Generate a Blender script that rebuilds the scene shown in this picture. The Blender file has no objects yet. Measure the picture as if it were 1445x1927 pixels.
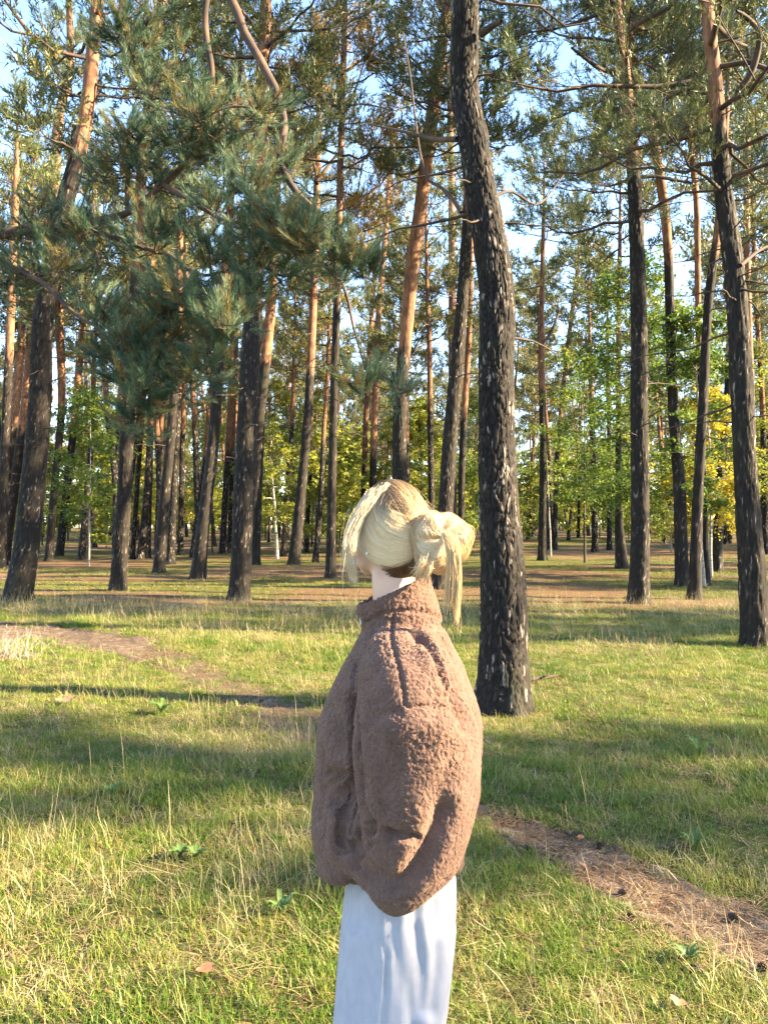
import bpy, math, random
import numpy as np
from mathutils import Vector, Matrix

scene = bpy.context.scene
R = math.radians

# ------------------------------------------------------------------ camera, sky, sun, exposure
FPX = 1447.5                      # focal length in photograph pixels (1445 x 1927)
CAM_H = 1.58
PITCH = math.atan((990 - 963.5) / FPX)
cam_data = bpy.data.cameras.new('camera')
cam = bpy.data.objects.new('camera', cam_data)
scene.collection.objects.link(cam)
cam.location = (0, 0, CAM_H)
cam.rotation_euler = (R(90) + PITCH, 0, 0)
cam_data.sensor_fit = 'VERTICAL'
cam_data.sensor_height = 24.0
cam_data.lens = 24.0 * FPX / 1927.0
cam_data.clip_start = 0.05
cam_data.clip_end = 2000
scene.camera = cam

SUN_AZ = R(100)                    # clockwise from +Y (the view direction): from the right
SUN_EL = R(26)
S = np.array([math.sin(SUN_AZ) * math.cos(SUN_EL), math.cos(SUN_AZ) * math.cos(SUN_EL), math.sin(SUN_EL)])
world = bpy.data.worlds.new('World')
scene.world = world
world.use_nodes = True
wn = world.node_tree
bg = wn.nodes['Background']
sky = wn.nodes.new('ShaderNodeTexSky')
sky.sky_type = 'NISHITA'
sky.sun_disc = False
sky.sun_elevation = SUN_EL
sky.sun_rotation = SUN_AZ
sky.air_density = 1.0
sky.dust_density = 0.15
sky.ozone_density = 2.2
wn.links.new(sky.outputs[0], bg.inputs[0])
bg.inputs[1].default_value = 0.11
sun_d = bpy.data.lights.new('sun', 'SUN')
sun_d.energy = 5.0
sun_d.angle = R(0.5)
sun_d.color = (1.0, 0.81, 0.50)
sun = bpy.data.objects.new('sun', sun_d)
scene.collection.objects.link(sun)
sun.location = (30, 0, 20)
sun.rotation_euler = Vector((-S[0], -S[1], -S[2])).to_track_quat('-Z', 'Y').to_euler()
scene.view_settings.view_transform = 'Standard'
scene.view_settings.look = 'None'
scene.view_settings.gamma = 1
scene.view_settings.use_curve_mapping = False
scene.view_settings.exposure = 2.9
scene.render.engine = 'CYCLES'
cy = scene.cycles
cy.use_denoising = True
try:
    cy.denoiser = 'OPENIMAGEDENOISE'
    cy.denoising_input_passes = 'RGB_ALBEDO_NORMAL'
except Exception:
    pass
cy.max_bounces = 6
cy.diffuse_bounces = 4
cy.glossy_bounces = 2
cy.transmission_bounces = 4
cy.transparent_max_bounces = 4

# ------------------------------------------------------------------ helpers
COL = scene.collection
rng = np.random.default_rng(7)


def pix(px, py, Y):
    """photograph pixel + distance along the view -> world point"""
    dx = (px - 722.5) / FPX
    dz = (963.5 - py) / FPX
    c, s = math.cos(PITCH), math.sin(PITCH)
    d = np.array([dx, c - dz * s, s + dz * c])
    return np.array([0, 0, CAM_H]) + d * (Y / d[1])


def pix_ground(px, py):
    dz = (963.5 - py) / FPX
    c, s = math.cos(PITCH), math.sin(PITCH)
    Y = (c - dz * s) * CAM_H / -(s + dz * c)
    return pix(px, py, Y)


def _h(ix, iy, iz, seed):
    with np.errstate(over='ignore'):
        h = (ix.astype(np.int64) * 374761393 + iy.astype(np.int64) * 668265263 + iz.astype(np.int64) * 2147483647 + seed * 1274126177) & 0xFFFFFFFF
        h = ((h ^ (h >> 13)) * 1274126177) & 0xFFFFFFFF
        h = ((h ^ (h >> 16)) * 2246822519) & 0xFFFFFFFF
        h = h ^ (h >> 15)
    return (h & 0xFFFFFF).astype(np.float64) / 0xFFFFFF


def vnoise(p, seed=0):
    """value noise 0..1 at points p (N,3)"""
    p = np.asarray(p, float)
    i = np.floor(p).astype(np.int64)
    f = p - i
    f = f * f * (3 - 2 * f)
    out = 0
    for dx in (0, 1):
        for dy in (0, 1):
            for dz in (0, 1):
                w = (f[:, 0] if dx else 1 - f[:, 0]) * (f[:, 1] if dy else 1 - f[:, 1]) * (f[:, 2] if dz else 1 - f[:, 2])
                out = out + w * _h(i[:, 0] + dx, i[:, 1] + dy, i[:, 2] + dz, seed)
    return out


def fbm(p, seed=0, octv=3):
    p = np.asarray(p, float)
    o, a, t = 0, 1.0, 0
    for k in range(octv):
        o = o + a * vnoise(p * (2.03 ** k) + k * 17.3, seed + k)
        t += a
        a *= 0.5
    return o / t


def n2(x, y, s, seed=0, octv=3):
    x = np.asarray(x, float); y = np.asarray(y, float)
    return fbm(np.stack([x / s, y / s, np.zeros_like(x)], -1).reshape(-1, 3), seed, octv).reshape(x.shape)


def worley2(u, v, seed=0, wrap=None):
    iu = np.floor(u).astype(np.int64); iv = np.floor(v).astype(np.int64)
    f1 = np.full(u.shape, 9.0); f2 = np.full(u.shape, 9.0); cid = np.zeros(u.shape)
    z = np.zeros_like(iu)
    for du in (-1, 0, 1):
        for dv in (-1, 0, 1):
            cu, cv = iu + du, iv + dv
            k = cu % wrap if wrap else cu
            x = cu + 0.5 + 0.85 * (_h(k, cv, z, seed) - 0.5)
            y = cv + 0.5 + 0.85 * (_h(k, cv, z, seed + 5) - 0.5)
            d = np.hypot(u - x, v - y)
            r = _h(k, cv, z, seed + 9)
            near = d < f1
            f2 = np.where(near, f1, np.minimum(f2, d))
            cid = np.where(near, r, cid)
            f1 = np.where(near, d, f1)
    return f1, f2, cid


def worley3(p, seed=0):
    i = np.floor(p).astype(np.int64)
    f1 = np.full(len(p), 9.0); f2 = np.full(len(p), 9.0)
    for dx in (-1, 0, 1):
        for dy in (-1, 0, 1):
            for dz in (-1, 0, 1):
                c = i + np.array([dx, dy, dz])
                q = c + 0.5 + 0.8 * (np.stack([_h(c[:, 0], c[:, 1], c[:, 2], seed + k) for k in (0, 3, 6)], -1) - 0.5)
                d = np.linalg.norm(p - q, axis=1)
                near = d < f1
                f2 = np.where(near, f1, np.minimum(f2, d))
                f1 = np.where(near, d, f1)
    return f1, f2


def smooth(a, b, x):
    t = np.clip((np.asarray(x, float) - a) / (b - a), 0, 1)
    return t * t * (3 - 2 * t)


def unit(a):
    return a / np.maximum(np.linalg.norm(a, axis=-1, keepdims=True), 1e-9)


class MB:
    """collects triangles and quads, with per-vertex float attributes, into one mesh"""
    def __init__(self):
        self.V, self.T, self.Q, self.TM, self.QM, self.A, self.n = [], [], [], [], [], {}, 0

    def add(self, V, F, mat=0, **attrs):
        V = np.asarray(V, float).reshape(-1, 3)
        F = np.asarray(F, np.int64)
        if len(F):
            if F.shape[1] == 3:
                self.T.append(F + self.n); self.TM.append(np.full(len(F), mat))
            else:
                self.Q.append(F + self.n); self.QM.append(np.full(len(F), mat))
        for k, a in attrs.items():
            self.A.setdefault(k, []).append((self.n, np.broadcast_to(np.asarray(a, float), (len(V),) + np.shape(a)[1:] if np.ndim(a) > 1 else (len(V),))))
        self.V.append(V); self.n += len(V)
        return self

    def mesh(self, name, mats, smooth_=True):
        V = np.concatenate(self.V) if self.V else np.zeros((0, 3))
        me = bpy.data.meshes.new(name)
        T = np.concatenate(self.T) if self.T else np.zeros((0, 3), np.int64)
        Q = np.concatenate(self.Q) if self.Q else np.zeros((0, 4), np.int64)
        loops = np.concatenate([T.ravel(), Q.ravel()]).astype(np.int32)
        starts = np.concatenate([np.arange(len(T)) * 3, len(T) * 3 + np.arange(len(Q)) * 4]).astype(np.int32)
        mi = np.concatenate(self.TM + self.QM).astype(np.int32) if (self.TM or self.QM) else np.zeros(0, np.int32)
        me.vertices.add(len(V)); me.vertices.foreach_set('co', V.astype(np.float32).ravel())
        me.loops.add(len(loops)); me.loops.foreach_set('vertex_index', loops)
        me.polygons.add(len(starts)); me.polygons.foreach_set('loop_start', starts)
        if len(starts):
            me.polygons.foreach_set('material_index', mi)
            me.polygons.foreach_set('use_smooth', np.full(len(starts), bool(smooth_)))
        for k, parts in self.A.items():
            dim = parts[0][1].shape[1:] 
            full = np.zeros((len(V),) + dim)
            for s, a in parts:
                full[s:s + len(a)] = a
            at = me.attributes.new(k, 'FLOAT_VECTOR' if dim else 'FLOAT', 'POINT')
            at.data.foreach_set('vector' if dim else 'value', full.astype(np.float32).ravel())
        for m in mats:
            me.materials.append(m)
        me.update(calc_edges=True)
        me.validate()
        return me

    def build(self, name, mats, parent=None, smooth_=True):
        return link(name, self.mesh(name, mats if isinstance(mats, (list, tuple)) else [mats], smooth_), parent)


def link(name, data, parent=None):
    o = bpy.data.objects.new(name, data)
    COL.objects.link(o)
    if parent is not None:
        o.parent = parent
    return o


def tag(o, label=None, cat=None, group=None, kind=None):
    for k, v in (('label', label), ('category', cat), ('group', group), ('kind', kind)):
        if v:
            o[k] = v
    return o


def empty(name, loc, label, cat, group=None):
    o = link(name, None)
    o.location = Vector([float(c) for c in loc])
    return tag(o, label, cat, group)


def catmull(P, n):
    P = np.asarray(P, float)
    s = np.r_[0, np.cumsum(np.maximum(np.linalg.norm(np.diff(P[:, :3], axis=0), axis=1), 1e-6))]
    m = np.zeros_like(P)
    m[1:-1] = (P[2:] - P[:-2]) / (s[2:] - s[:-2])[:, None]
    m[0] = (P[1] - P[0]) / (s[1] - s[0]); m[-1] = (P[-1] - P[-2]) / (s[-1] - s[-2])
    t = np.linspace(0, s[-1], n)
    k = np.clip(np.searchsorted(s, t, side='right') - 1, 0, len(P) - 2)
    h = (s[k + 1] - s[k])[:, None]
    u = ((t - s[k]) / (s[k + 1] - s[k]))[:, None]
    return (2 * u**3 - 3 * u**2 + 1) * P[k] + (u**3 - 2 * u**2 + u) * h * m[k] + (-2 * u**3 + 3 * u**2) * P[k + 1] + (u**3 - u**2) * h * m[k + 1]


def tubes(P, Rad, ns):
    """P (M,K,3) polylines, Rad (M,K) -> verts, quads"""
    M, K, _ = P.shape
    T = unit(np.gradient(P, axis=1))
    ref = np.where(np.abs(T[:, :1, 2:3]) > 0.9, np.array([1.0, 0, 0]), np.array([0, 0, 1.0]))
    U = unit(np.cross(T, np.broadcast_to(ref, T.shape)))
    W = np.cross(T, U)
    a = np.arange(ns) / ns * 2 * math.pi
    V = P[:, :, None] + Rad[:, :, None, None] * (np.cos(a)[:, None] * U[:, :, None] + np.sin(a)[:, None] * W[:, :, None])
    idx = np.arange(M * K * ns).reshape(M, K, ns)
    q = np.stack([idx[:, :-1], np.roll(idx, -1, 2)[:, :-1], np.roll(idx, -1, 2)[:, 1:], idx[:, 1:]], -1).reshape(-1, 4)
    return V.reshape(-1, 3), q


def grid_quads(nr, nc, wrap=True):
    idx = np.arange(nr * nc).reshape(nr, nc)
    if wrap:
        r = np.roll(idx, -1, 1)
        return np.stack([idx[:-1], r[:-1], r[1:], idx[1:]], -1).reshape(-1, 4)
    return np.stack([idx[:-1, :-1], idx[:-1, 1:], idx[1:, 1:], idx[1:, :-1]], -1).reshape(-1, 4)


# ------------------------------------------------------------------ materials
def new_mat(name):
    m = bpy.data.materials.new(name)
    m.use_nodes = True
    nt = m.node_tree
    b = nt.nodes['Principled BSDF']
    return m, nt, b


def node(nt, typ, **kw):
    n = nt.nodes.new(typ)
    for k, v in kw.items():
        if k.startswith('i_'):
            key = k[2:]
            n.inputs[int(key) if key.isdigit() else key.replace('_', ' ')].default_value = v
        else:
            setattr(n, k, v)
    return n


def attr(nt, name, typ='GEOMETRY'):
    return node(nt, 'ShaderNodeAttribute', attribute_name=name, attribute_type=typ)


def ramp(nt, fac, stops):
    r = nt.nodes.new('ShaderNodeValToRGB')
    e = r.color_ramp.elements
    while len(e) < len(stops):
        e.new(0.5)
    for i, (p, c) in enumerate(stops):
        e[i].position = p
        e[i].color = tuple(c) + (1,)
    if fac is not None:
        nt.links.new(fac, r.inputs[0])
    return r


def mix(nt, fac, a, b, mode='MIX'):
    m = nt.nodes.new('ShaderNodeMix')
    m.data_type = 'RGBA'
    m.blend_type = mode
    for sock, v in ((m.inputs[0], fac), (m.inputs[6], a), (m.inputs[7], b)):
        if isinstance(v, (int, float)):
            sock.default_value = v
        elif isinstance(v, tuple):
            sock.default_value = v + (1,) if len(v) == 3 else v
        else:
            nt.links.new(v, sock)
    return m.outputs[2]


def math_n(nt, op, a, b=None, c=None):
    m = nt.nodes.new('ShaderNodeMath')
    m.operation = op
    for s, v in zip(m.inputs, (a, b, c)):
        if v is None:
            continue
        if isinstance(v, (int, float)):
            s.default_value = v
        else:
            nt.links.new(v, s)
    return m.outputs[0]


def noise(nt, scale, vec=None, detail=4, rough=0.55):
    n = node(nt, 'ShaderNodeTexNoise')
    n.inputs['Scale'].default_value = scale
    n.inputs['Detail'].default_value = detail
    n.inputs['Roughness'].default_value = rough
    if vec is not None:
        nt.links.new(vec, n.inputs['Vector'])
    return n.outputs[0]


def bump(nt, h, dist, strength=1.0):
    b = node(nt, 'ShaderNodeBump')
    b.inputs['Distance'].default_value = dist
    b.inputs['Strength'].default_value = strength
    nt.links.new(h, b.inputs['Height'])
    return b.outputs[0]


def objcoord(nt, scale=(1, 1, 1)):
    tc = node(nt, 'ShaderNodeTexCoord')
    mp = node(nt, 'ShaderNodeMapping')
    mp.inputs['Scale'].default_value = scale
    nt.links.new(tc.outputs['Object'], mp.inputs['Vector'])
    return mp.outputs[0]


def leafy(name, colour_socket_fn, transl=0.35, rough=0.5):
    m, nt, b = new_mat(name)
    col = colour_socket_fn(nt)
    nt.links.new(col, b.inputs['Base Color'])
    b.inputs['Roughness'].default_value = rough
    b.inputs['Specular IOR Level'].default_value = 0.35
    if transl > 0:
        t = node(nt, 'ShaderNodeBsdfTranslucent')
        nt.links.new(col, t.inputs[0])
        ms = node(nt, 'ShaderNodeMixShader')
        ms.inputs[0].default_value = transl
        nt.links.new(b.outputs[0], ms.inputs[1]); nt.links.new(t.outputs[0], ms.inputs[2])
        nt.links.new(ms.outputs[0], nt.nodes['Material Output'].inputs[0])
    return m


def plain(name, col, rough=0.7, spec=0.3):
    m, nt, b = new_mat(name)
    b.inputs['Base Color'].default_value = col + (1,)
    b.inputs['Roughness'].default_value = rough
    b.inputs['Specular IOR Level'].default_value = spec
    return m


def bark_material(name, geo):
    """Scots pine: dark plated lower bark, thin flaking orange bark above (attribute 'orange')"""
    m, nt, b = new_mat(name)
    vec = objcoord(nt, (1, 1, 0.32))
    big = noise(nt, 9, vec, 5, 0.6)
    fine = noise(nt, 60, vec, 4, 0.65)
    orange = attr(nt, 'orange').outputs['Fac']
    if geo:
        plate = attr(nt, 'plate').outputs['Fac']
        cell = attr(nt, 'cell').outputs['Fac']
    else:
        v = node(nt, 'ShaderNodeTexVoronoi', feature='DISTANCE_TO_EDGE')
        v.inputs['Scale'].default_value = 22
        nt.links.new(vec, v.inputs['Vector'])
        plate = ramp(nt, v.outputs['Distance'], [(0.02, (0, 0, 0)), (0.2, (1, 1, 1))]).outputs[0]
        v2 = node(nt, 'ShaderNodeTexVoronoi', feature='F1')
        v2.inputs['Scale'].default_value = 22
        nt.links.new(vec, v2.inputs['Vector'])
        sep = node(nt, 'ShaderNodeSeparateColor')
        nt.links.new(v2.outputs['Color'], sep.inputs[0])
        cell = sep.outputs[0]
    lum = math_n(nt, 'ADD', math_n(nt, 'MULTIPLY', cell, 0.55), math_n(nt, 'MULTIPLY', fine, 0.45))
    face = ramp(nt, lum, [(0.2, (0.010, 0.008, 0.007)), (0.45, (0.020, 0.0145, 0.012)), (0.64, (0.044, 0.032, 0.026)), (0.80, (0.28, 0.235, 0.20))]).outputs[0]
    low = mix(nt, plate, (0.011, 0.009, 0.008), face)
    green = ramp(nt, noise(nt, 2.3, vec, 3), [(0.55, (0, 0, 0)), (0.75, (0.35, 0.35, 0.35))]).outputs[0]
    low = mix(nt, green, low, (0.05, 0.055, 0.03))
    hi = ramp(nt, big, [(0.28, (0.085, 0.042, 0.028)), (0.45, (0.19, 0.09, 0.05)), (0.6, (0.30, 0.15, 0.082)), (0.75, (0.34, 0.22, 0.14))]).outputs[0]
    hi = mix(nt, math_n(nt, 'MULTIPLY', math_n(nt, 'SUBTRACT', 1.0, plate), 0.55), hi, (0.10, 0.055, 0.04))
    om = math_n(nt, 'ADD', orange, math_n(nt, 'MULTIPLY', math_n(nt, 'SUBTRACT', big, 0.5), 0.9))
    om = ramp(nt, om, [(0.35, (0, 0, 0)), (0.65, (1, 1, 1))]).outputs[0]
    nt.links.new(mix(nt, om, low, hi), b.inputs['Base Color'])
    b.inputs['Roughness'].default_value = 0.8
    b.inputs['Specular IOR Level'].default_value = 0.25
    h = math_n(nt, 'ADD', math_n(nt, 'MULTIPLY', fine, 0.5), 0.0 if geo else math_n(nt, 'MULTIPLY', plate, 1.0))
    nt.links.new(bump(nt, h, 0.006 if geo else 0.02), b.inputs['Normal'])
    return m


BARK_GEO = bark_material('pine_bark_plates', True)
BARK = bark_material('pine_bark', False)


def limb_bark():
    m, nt, b = new_mat('pine_limb_bark')
    vec = objcoord(nt)
    c = ramp(nt, noise(nt, 5, vec, 4), [(0.35, (0.030, 0.022, 0.019)), (0.6, (0.085, 0.048, 0.033)), (0.75, (0.17, 0.09, 0.055))]).outputs[0]
    nt.links.new(c, b.inputs['Base Color'])
    b.inputs['Roughness'].default_value = 0.85
    return m


LIMB = limb_bark()


def needle_mat(name, stops):
    def col(nt):
        return ramp(nt, attr(nt, 'tint').outputs['Fac'], stops).outputs[0]
    return leafy(name, col, 0.3, 0.42)


NEEDLES = needle_mat('pine_needles', [(0.0, (0.040, 0.060, 0.028)), (0.35, (0.085, 0.110, 0.042)), (0.65, (0.155, 0.165, 0.055)), (0.85, (0.24, 0.20, 0.055)), (1.0, (0.30, 0.17, 0.045))])
NEEDLES_NEAR = needle_mat('blue_green_pine_needles', [(0.0, (0.030, 0.062, 0.040)), (0.4, (0.080, 0.135, 0.080)), (0.72, (0.19, 0.245, 0.14)), (0.88, (0.17, 0.15, 0.05)), (1.0, (0.20, 0.11, 0.04))])


def broadleaf_mat(name, a, bb, c):
    def col(nt):
        return ramp(nt, attr(nt, 'tint').outputs['Fac'], [(0.0, a), (0.55, bb), (1.0, c)]).outputs[0]
    return leafy(name, col, 0.55, 0.45)


LEAF_GREEN = broadleaf_mat('green_birch_leaves', (0.06, 0.12, 0.025), (0.13, 0.19, 0.032), (0.28, 0.29, 0.04))
LEAF_YELLOW = broadleaf_mat('yellow_autumn_leaves', (0.22, 0.23, 0.03), (0.42, 0.36, 0.04), (0.54, 0.42, 0.05))
LEAF_MIX = broadleaf_mat('yellow_green_leaves', (0.14, 0.19, 0.035), (0.29, 0.31, 0.05), (0.46, 0.41, 0.07))


def birch_bark():
    m, nt, b = new_mat('birch_bark')
    vec = objcoord(nt, (1, 1, 3.5))
    c = ramp(nt, noise(nt, 7, vec, 4), [(0.36, (0.05, 0.045, 0.04)), (0.46, (0.24, 0.22, 0.19)), (0.7, (0.36, 0.33, 0.28))]).outputs[0]
    nt.links.new(c, b.inputs['Base Color'])
    b.inputs['Roughness'].default_value = 0.7
    return m


BIRCH = birch_bark()
DARK_TWIG = plain('dark_twig_bark', (0.05, 0.04, 0.032), 0.85)
# ------------------------------------------------------------------ ground, path
PATH_PX = [(-260, 1172, 1.5), (0, 1186, 1.5), (130, 1197, 1.35), (240, 1216, 0.95), (335, 1250, 0.6), (450, 1300, 0.5), (560, 1352, 0.62), (690, 1425, 0.5),
           (830, 1490, 0.42), (950, 1545, 0.30), (1050, 1592, 0.38), (1200, 1668, 0.42), (1330, 1725, 0.46), (1445, 1775, 0.48), (1640, 1850, 0.5), (2000, 1960, .62)]
_pp = np.array([list(pix_ground(a, b)[:2]) + [w] for a, b, w in PATH_PX])
PATH = catmull(_pp, 160)


def path_strength(x, y):
    """the path fades into trampled grass in its middle stretch"""
    s_ = np.interp(x, [-9, -3.6, -2.6, -.9, -.2, .5, .85, 4], [1, 1, .2, .16, .16, .2, 1, 1])
    return np.clip(s_ + (n2(x, y, .5, 37, 3) - .5) * 1.3, 0, 1)


def path_mask(x, y, faint=False):
    """1 on the middle of the trodden path, 0 off it"""
    x = np.asarray(x, float); y = np.asarray(y, float)
    sh = x.shape
    x, y = x.ravel(), y.ravel()
    best = np.full(x.shape, 9.0)
    for k in range(0, len(PATH), 1):
        d = np.hypot(x - PATH[k, 0], (y - PATH[k, 1])) / (PATH[k, 2] * 0.5)
        best = np.minimum(best, d)
    best = best + (n2(x, y, 0.25, 31) - 0.5) * 0.9 + (0 if faint else 1.1) * np.maximum(0, 1 - path_strength(x, y))
    return (1 - smooth(0.65, 1.25, best)).reshape(sh)


def ground_h(x, y):
    x = np.asarray(x, float); y = np.asarray(y, float)
    far = smooth(9, 45, np.hypot(x, y))
    h = (n2(x, y, 2.6, 3, 2) - 0.5) * 0.10 + (n2(x, y, 0.6, 5, 2) - 0.5) * 0.035
    h = h + far * ((n2(x, y, 17, 8, 2) - 0.5) * 0.55)
    h = h + smooth(45, 110, y) * 0.9
    return h


def litter_mask(x, y):
    """brown needle litter of the forest floor against moss and grass"""
    d = np.asarray(y, float) + 0.05 * np.asarray(x, float)
    n = n2(np.asarray(x) * 0.55, y, 2.6, 21, 3)
    return smooth(11.5, 17, d) * smooth(0.41, 0.62, n + 0.05 * smooth(14, 30, d))


def graded(a, b, step0, grow):
    out = [a]; s = step0
    while out[-1] < b:
        out.append(out[-1] + s); s *= grow
    return np.array(out)


ys = np.r_[np.linspace(-60, 1.0, 40)[:-1], graded(1.0, 420, 0.06, 1.024)]
xs_p = graded(0, 300, 0.07, 1.034)
xs = np.r_[-xs_p[:0:-1], xs_p]
GX, GY = np.meshgrid(xs, ys)
GZ = ground_h(GX, GY)
pm = path_mask(np.clip(GX, -12, 12), np.clip(GY, 0, 20)) * (np.abs(GX) < 12) * (GY < 20) * (GY > 1.5)
GZ = GZ - pm * 0.02
gb = MB()
gb.add(np.stack([GX, GY, GZ], -1).reshape(-1, 3), grid_quads(len(ys), len(xs), False), litter=litter_mask(GX, GY).ravel(), path=(path_mask(np.clip(GX, -12, 12), np.clip(GY, 0, 20), True) * (np.abs(GX) < 12) * (GY < 20) * (GY > 1.5)).ravel())


def ground_material():
    m, nt, b = new_mat('forest_floor')
    geo = node(nt, 'ShaderNodeNewGeometry')
    pos = geo.outputs['Position']
    g = ramp(nt, noise(nt, 3.2, pos, 5, 0.65), [(0.3, (0.060, 0.075, 0.020)), (0.5, (0.110, 0.120, 0.032)), (0.7, (0.20, 0.165, 0.065))]).outputs[0]
    gf = ramp(nt, noise(nt, 34, pos, 4, 0.7), [(0.3, (0.35, 0.35, 0.35)), (0.65, (1.15, 1.15, 1.1))]).outputs[0]
    g = mix(nt, 1.0, g, gf, 'MULTIPLY')
    lf = ramp(nt, noise(nt, 26, pos, 5, 0.75), [(0.3, (0.055, 0.034, 0.021)), (0.5, (0.145, 0.088, 0.046)), (0.68, (0.26, 0.17, 0.09))]).outputs[0]
    lm = math_n(nt, 'ADD', attr(nt, 'litter').outputs['Fac'], math_n(nt, 'MULTIPLY', math_n(nt, 'SUBTRACT', noise(nt, 5, pos, 5, 0.7), 0.5), 1.6))
    lm = ramp(nt, lm, [(0.25, (0, 0, 0)), (0.75, (1, 1, 1))]).outputs[0]
    c = mix(nt, lm, g, lf)
    tr = ramp(nt, math_n(nt, 'ADD', attr(nt, 'path').outputs['Fac'], math_n(nt, 'MULTIPLY', math_n(nt, 'SUBTRACT', noise(nt, 7, pos, 4, 0.7), 0.5), 1.2)), [(0.3, (0, 0, 0)), (0.9, (.9, .9, .9))]).outputs[0]
    soil = ramp(nt, noise(nt, 22, pos, 5, 0.7), [(0.3, (0.07, 0.048, 0.034)), (0.7, (0.22, 0.16, 0.11))]).outputs[0]
    c = mix(nt, tr, c, soil)
    nt.links.new(c, b.inputs['Base Color'])
    b.inputs['Roughness'].default_value = 0.95
    b.inputs['Specular IOR Level'].default_value = 0.1
    nt.links.new(bump(nt, noise(nt, 40, pos, 5, 0.7), 0.03), b.inputs['Normal'])
    return m


ground = tag(gb.build('ground', ground_material()), 'grassy clearing running into brown needle litter under the pines', kind='structure')

# the trodden path: a sheet 8 mm over the ground with a ragged edge
pb = MB()
nA, nB = 500, 24
C_ = catmull(PATH, nA)
T_ = unit(np.gradient(C_[:, :2], axis=0)); N_ = np.stack([-T_[:, 1], T_[:, 0]], -1)
tt = np.linspace(-1, 1, nB)
rag = np.stack([1 + (n2(C_[:, 0] * 1.0, C_[:, 1], 0.22, 41 + k, 3) - 0.5) * 1.5 for k in (0, 1)], -1)
side = np.where(tt[None] < 0, rag[:, :1], rag[:, 1:])
off = tt[None] * side * C_[:, 2:3] * 0.5
PX = C_[:, 0:1] + N_[:, 0:1] * off; PY = C_[:, 1:2] + N_[:, 1:2] * off
pmz = path_mask(PX, PY)
PZ = ground_h(PX, PY) - pmz * 0.02 + 0.010 - 0.03 * smooth(0.82, 1.0, np.abs(tt))[None] - .045 * smooth(.62, .38, path_strength(PX, PY)) + (n2(PX, PY, 0.09, 51, 3) - 0.5) * 0.03
pb.add(np.stack([PX, PY, PZ], -1).reshape(-1, 3), grid_quads(nA, nB, False))


def path_material():
    m, nt, b = new_mat('trodden_sandy_soil')
    pos = node(nt, 'ShaderNodeNewGeometry').outputs['Position']
    c = ramp(nt, noise(nt, 9, pos, 6, 0.7), [(0.32, (0.085, 0.058, 0.043)), (0.5, (0.165, 0.122, 0.092)), (0.68, (0.26, 0.205, 0.16))]).outputs[0]
    sp = ramp(nt, noise(nt, 120, pos, 3, 0.8), [(0.3, (0.45, 0.42, 0.4)), (0.6, (1.1, 1.1, 1.1))]).outputs[0]
    nt.links.new(mix(nt, 1.0, c, sp, 'MULTIPLY'), b.inputs['Base Color'])
    b.inputs['Roughness'].default_value = 0.95
    b.inputs['Specular IOR Level'].default_value = 0.1
    nt.links.new(bump(nt, noise(nt, 70, pos, 4, 0.7), 0.012), b.inputs['Normal'])
    return m


PATH_M = path_material()
tag(pb.build('dirt_path', PATH_M), 'narrow trodden sandy path strewn with brown pine needles', kind='structure')


def gn_scatter(o, nvar):
    """geometry nodes for stuff: vertices with is_pt = 1 get a copy of the mesh variant whose number they carry"""
    ng = bpy.data.node_groups.new('scatter', 'GeometryNodeTree')
    ng.interface.new_socket('Geometry', in_out='INPUT', socket_type='NodeSocketGeometry')
    ng.interface.new_socket('Geometry', in_out='OUTPUT', socket_type='NodeSocketGeometry')
    L = ng.links
    N = ng.nodes.new
    gi = N('NodeGroupInput'); go = N('NodeGroupOutput')

    def named(name, typ):
        a = N('GeometryNodeInputNamedAttribute'); a.data_type = typ
        a.inputs['Name'].default_value = name
        return a.outputs['Attribute']

    def cmp(sock, val):
        c = N('FunctionNodeCompare'); c.data_type = 'FLOAT'; c.operation = 'EQUAL'
        L.new(sock, c.inputs[0]); c.inputs[1].default_value = val
        c.inputs['Epsilon'].default_value = 0.1
        return c.outputs[0]
    sep = N('GeometryNodeSeparateGeometry'); sep.domain = 'POINT'
    L.new(gi.outputs[0], sep.inputs['Geometry']); L.new(cmp(named('is_pt', 'FLOAT'), 1.0), sep.inputs['Selection'])
    join = N('GeometryNodeJoinGeometry')
    eu = N('FunctionNodeEulerToRotation'); L.new(named('rot', 'FLOAT_VECTOR'), eu.inputs[0])
    for k in range(nvar):
        s2 = N('GeometryNodeSeparateGeometry'); s2.domain = 'POINT'
        L.new(sep.outputs['Inverted'], s2.inputs['Geometry']); L.new(cmp(named('variant', 'FLOAT'), float(k)), s2.inputs['Selection'])
        ip = N('GeometryNodeInstanceOnPoints')
        L.new(sep.outputs['Selection'], ip.inputs['Points'])
        L.new(cmp(named('variant', 'FLOAT'), float(k)), ip.inputs['Selection'])
        L.new(s2.outputs['Selection'], ip.inputs['Instance'])
        L.new(eu.outputs[0], ip.inputs['Rotation']); L.new(named('scl', 'FLOAT_VECTOR'), ip.inputs['Scale'])
        L.new(ip.outputs[0], join.inputs[0])
    L.new(join.outputs[0], go.inputs[0])
    md = o.modifiers.new('scatter', 'NODES')
    md.node_group = ng
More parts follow.
